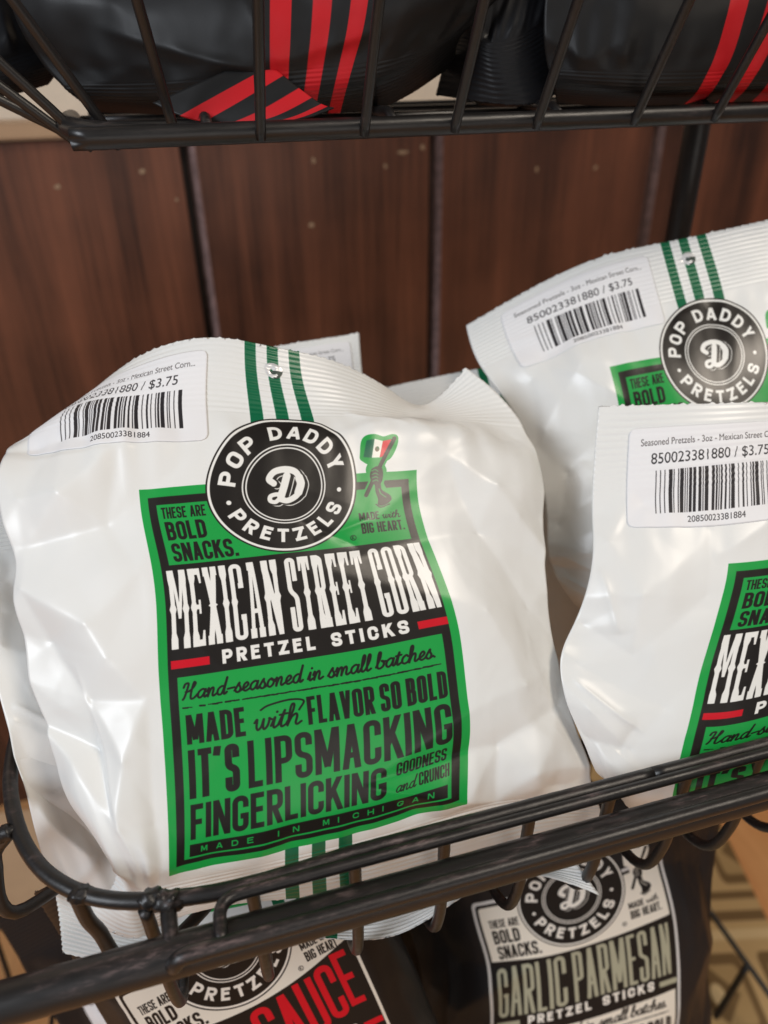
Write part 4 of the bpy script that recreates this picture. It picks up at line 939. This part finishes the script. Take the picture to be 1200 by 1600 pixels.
# two more whose tops peek out behind
spec = [
 (0, .335, [(75, 742, .02), (190, 640, .008), (320, 575), (440, 539), (561, 520)]),
 (25, .332, [(120, 800, .02), (220, 720, .008), (345, 655), (460, 620), (568, 602)]),
 (100, .318, [(170, 990), (290, 960), (400, 920), (510, 880), (615, 850)]),
 (192, .320, [(200, 1240), (330, 1210), (440, 1180), (545, 1150), (650, 1120)]),
]
b5 = Bag([0, 41, 85, 129, 170], rows_of(spec, [.006, 0, 0, 0, .006]), seed=5, crumple=1.3)
make_bag('snack_bag', 'white snack bag at the back, only its sticker corner peeking over the front left bag', b5, CORN, 18, GW, [(108, 3.5, 0.0, 57, 24)], hole=False, cols=150, vstep=1.3)
spec = [
 (0, .345, [(480, 640, .004), (610, 603), (752, 574), (905, 548), (1040, 530)]),
 (25, .340, [(500, 730, .004), (630, 690), (770, 660), (920, 630), (1050, 610)]),
 (100, .336, [(540, 950), (670, 920), (810, 890), (955, 860), (1090, 830)]),
 (192, .336, [(570, 1180), (700, 1170), (850, 1140), (990, 1110), (1120, 1080)]),
]
b6 = Bag([0, 41, 85, 129, 170], rows_of(spec, [.006, 0, 0, 0, .006]), seed=6, crumple=1.3)
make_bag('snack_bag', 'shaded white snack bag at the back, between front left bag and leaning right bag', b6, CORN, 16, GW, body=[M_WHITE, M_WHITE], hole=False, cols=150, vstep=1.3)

# ---------------------------------------------------------------- black bags one tier down
GB = 'black snack bags in the basket below'
def placed(o, sc, ang, z0, dz, seed, bulge=.012, fold=None, W=SW, rows=(0, 25, 46, 71, 106, 150, 192), sway=0.0, **kw):
    """a bag laid out from the picture position of its badge, a scale in px per mm and a lean"""
    ca, sa_ = math.cos(ang), math.sin(ang); spec = []
    for v in rows:
        z = z0 + dz * (v - 48) / 144.0; k = sc * z0 / z
        pts = []
        for s in (0, 41, 85, 129, 170):
            kz = 0
            if fold and s == 0: s, kz = fold[0], .03
            if fold and s == 170: s, kz = fold[1], .03
            x = o[0] + k * ((s - 85) * ca + (v - 48) * sa_); y = o[1] + k * (-(s - 85) * sa_ + (v - 48) * ca)
            pts.append((x, y, bulge * ((s - 85) / 85.0) ** 2 + kz))
        spec.append((v, z, pts))
    return Bag([0, 41, 85, 129, 170], rows_of(spec, [0] * 5), seed=seed, **kw)
spec = [
 (0, .350, [(600, 1345), (725, 1300), (873, 1258), (1010, 1222), (1132, 1196)]),
 (25, .353, [(622, 1400), (732, 1358), (884, 1325), (1024, 1282), (1128, 1262)]),
 (46, .357, [(640, 1455), (737, 1426), (892, 1392), (1036, 1345), (1122, 1320)]),
 (71, .362, [(660, 1530), (760, 1508), (905, 1474), (1053, 1424), (1114, 1396)]),
 (106, .370, [(676, 1640), (766, 1622), (916, 1588), (1061, 1540), (1110, 1512)]),
 (150, .384, [(690, 1770), (775, 1752), (925, 1718), (1062, 1672), (1112, 1650)]),
 (192, .400, [(695, 1890), (785, 1866), (935, 1832), (1070, 1790), (1120, 1765)]),
]
l2 = Bag([0, 41, 85, 129, 170], rows_of(spec, [.022, .002, -.003, .002, .016]), seed=8, crumple=1.8, calm=.2, creases=[(20, 60, 14, 120, 1.2, 3.0)])
make_bag('snack_bag', 'black snack bag with cream panel and olive lettering hanging below the front bar', l2, [M_PARM, M_BLACK], 36, GB, cols=150, vstep=1.2)
l1 = placed((352, 1480), 4.2, math.radians(28), .275, .055, 9, fold=(36, 146), crumple=1.5, calm=.2)
make_bag('snack_bag', 'black snack bag with big red lettering tilted below the front bar', l1, [M_SAUCE, M_BLACK], 30, GB, hole=False, cols=150, vstep=1.2)
l0 = placed((317, 1448), 3.2, math.radians(27), .385, .05, 10, crumple=1.8)
make_bag('snack_bag', 'plain black bag corner with a white price sticker, left below the front bar', l0, [M_BLACK, M_BLACK], 20, GB, [(14, 54, 0.0, 47, 24)], hole=False, cols=120, vstep=1.5)
l3 = placed((590, 1560), 3.0, math.radians(6), .43, .05, 12, crumple=2)
make_bag('snack_bag', 'dark shaded black bag between the red lettered and the olive lettered bags', l3, [M_BLACK, M_BLACK], 20, GB, hole=False, cols=120, vstep=1.5)

# ---------------------------------------------------------------- black bags in the upper basket
GU = 'black bags with red stripes in the upper basket'
def stripe_art():
    cv = Canvas(SW, SH, (.075, .074, .078), 5.0)
    for c in (71.7, 85.0, 98.3): cv.rect(c - 3.3, -1, c + 3.3, SH + 1, (.74, .075, .115))
    return cv
M_UP = film_mat('black film with red stripes', image_of(stripe_art(), 'red stripes'), rough=.5, coat=.05, spec=.3)
def upper(spec, seed, za=(.014, .003, 0, .003, .014), **kw): return Bag([0, 41, 85, 129, 170], rows_of(spec, za), seed=seed, rib=.08, **kw)
u1 = upper([
 (40, .215, [(0, -560), (240, -570), (500, -575), (720, -590), (900, -600)]),
 (110, .232, [(10, -180), (256, -190), (506, -195), (700, -215), (850, -240)]),
 (150, .240, [(30, 40), (270, 35), (503, 20), (670, 0), (790, -30)]),
 (168, .247, [(84, 124), (290, 118), (494, 98), (640, 76), (755, 26)]),
 (180, .253, [(125, 158), (300, 160), (486, 148), (615, 126), (720, 56)]),
 (192, .272, [(140, 176), (306, 180), (480, 178), (605, 165), (710, 100)])], 14, crumple=2.0, calm=.9, nf=.5, creases=[(20, 150, 70, 172, 1.6, 3), (40, 180, 72, 172, -1.4, 3), (60, 140, 74, 174, 1.2, 4)])
t1 = make_bag('snack_bag', 'black bag with three bold red stripes and a folded striped flap, upper basket', u1, [M_UP, M_BLACK], 60, GU, hole=False, cols=150, vstep=1.2)
fl_ = Bag([60, 71.7, 85, 110], rows_of([
 (0, .246, [(404, 88), (432, 110), (478, 146), (522, 168)]),
 (14, .2455, [(326, 122), (366, 148), (430, 173), (485, 182)]),
 (30, .246, [(238, 160), (300, 186), (382, 191), (450, 191)])], [0, 0, 0, 0]), seed=15, crumple=.3, seal=(.1, .1), H=30.0)
Sg, Vg = np.linspace(60, 110, 60), np.linspace(0, 30, 40); SS, VV = np.meshgrid(Sg, Vg); Pf = fl_.ev(SS.ravel(), VV.ravel()); Pb = Pf - fl_.normal(SS.ravel(), VV.ravel()) * .0005
ix = np.arange(2400).reshape(40, 60); Fq = [(ix[j, i], ix[j + 1, i], ix[j + 1, i + 1], ix[j, i + 1]) for j in range(39) for i in range(59)]
rg = list(ix[0]) + list(ix[1:, -1]) + list(ix[-1, -2::-1]) + list(ix[-2:0:-1, 0])
Fq = [tuple(int(k) for k in f) for f in Fq] + [tuple(int(k) + 2400 for k in f[::-1]) for f in Fq] + [(int(a), int(b), int(b) + 2400, int(a) + 2400) for a, b in zip(rg, rg[1:] + rg[:1])]
me = mesh(np.concatenate([Pf, Pb]), Fq, t1.location); ul = me.uv_layers.new(name='UVMap'); li = np.empty(len(me.loops), np.int32); me.loops.foreach_get('vertex_index', li)
uvf = np.stack([np.tile(SS.ravel(), 2) / SW, np.tile(VV.ravel(), 2) / SH], 1); ul.data.foreach_set('uv', uvf[li].ravel())
link('folded_flap', me, M_UP, t1)
u2 = upper([
 (40, .215, [(930, -560), (1130, -570), (1340, -580), (1500, -590), (1650, -600)]),
 (110, .232, [(880, -200), (1070, -200), (1270, -200), (1450, -210), (1600, -230)]),
 (150, .240, [(850, 30), (1020, 20), (1205, 10), (1390, 0), (1540, -20)]),
 (168, .247, [(855, 100), (1003, 105), (1176, 100), (1360, 85), (1500, 70)]),
 (180, .253, [(865, 138), (995, 146), (1152, 140), (1340, 128), (1480, 110)]),
 (192, .272, [(870, 162), (985, 166), (1130, 160), (1330, 152), (1460, 132)])], 16, za=(.018, .013, .020, .031, .046), crumple=2.0, calm=.9, nf=.5)
make_bag('snack_bag', 'black bag with red stripes at the right end of the upper basket', u2, [M_UP, M_BLACK], 60, GU, hole=False, cols=150, vstep=1.2)
u3 = upper([
 (40, .245, [(600, -560), (700, -560), (800, -560), (900, -570), (1000, -580)]),
 (110, .258, [(650, -200), (730, -200), (815, -210), (900, -225), (985, -250)]),
 (150, .264, [(680, -10), (740, -5), (810, -10), (880, -30), (950, -60)]),
 (180, .270, [(695, 85), (740, 95), (790, 105), (860, 70), (920, 20)]),
 (192, .276, [(680, 150), (745, 160), (800, 165), (850, 160), (890, 130)])], 17, crumple=2.2)
make_bag('snack_bag', 'plain black bag with a crumpled bottom corner wedged between the two striped bags', u3, [M_BLACK, M_BLACK], 20, 'plain black bags in the upper basket', hole=False, cols=120, vstep=1.5)
u4 = upper([
 (40, .245, [(-340, -540), (-260, -540), (-150, -550), (-60, -560), (0, -570)]),
 (110, .256, [(-290, -180), (-210, -190), (-120, -190), (-45, -210), (20, -240)]),
 (150, .262, [(-260, 40), (-190, 35), (-110, 20), (-30, 0), (52, -40)]),
 (180, .267, [(-220, 120), (-160, 140), (-90, 140), (0, 130), (90, 105)]),
 (192, .274, [(-200, 140), (-150, 160), (-80, 160), (10, 150), (75, 132)])], 18, crumple=2.2)
make_bag('snack_bag', 'plain black bag at the left end of the upper basket, edge catching bluish light', u4, [M_BLACK, M_BLACK], 20, 'plain black bags in the upper basket', hole=False, cols=120, vstep=1.5)
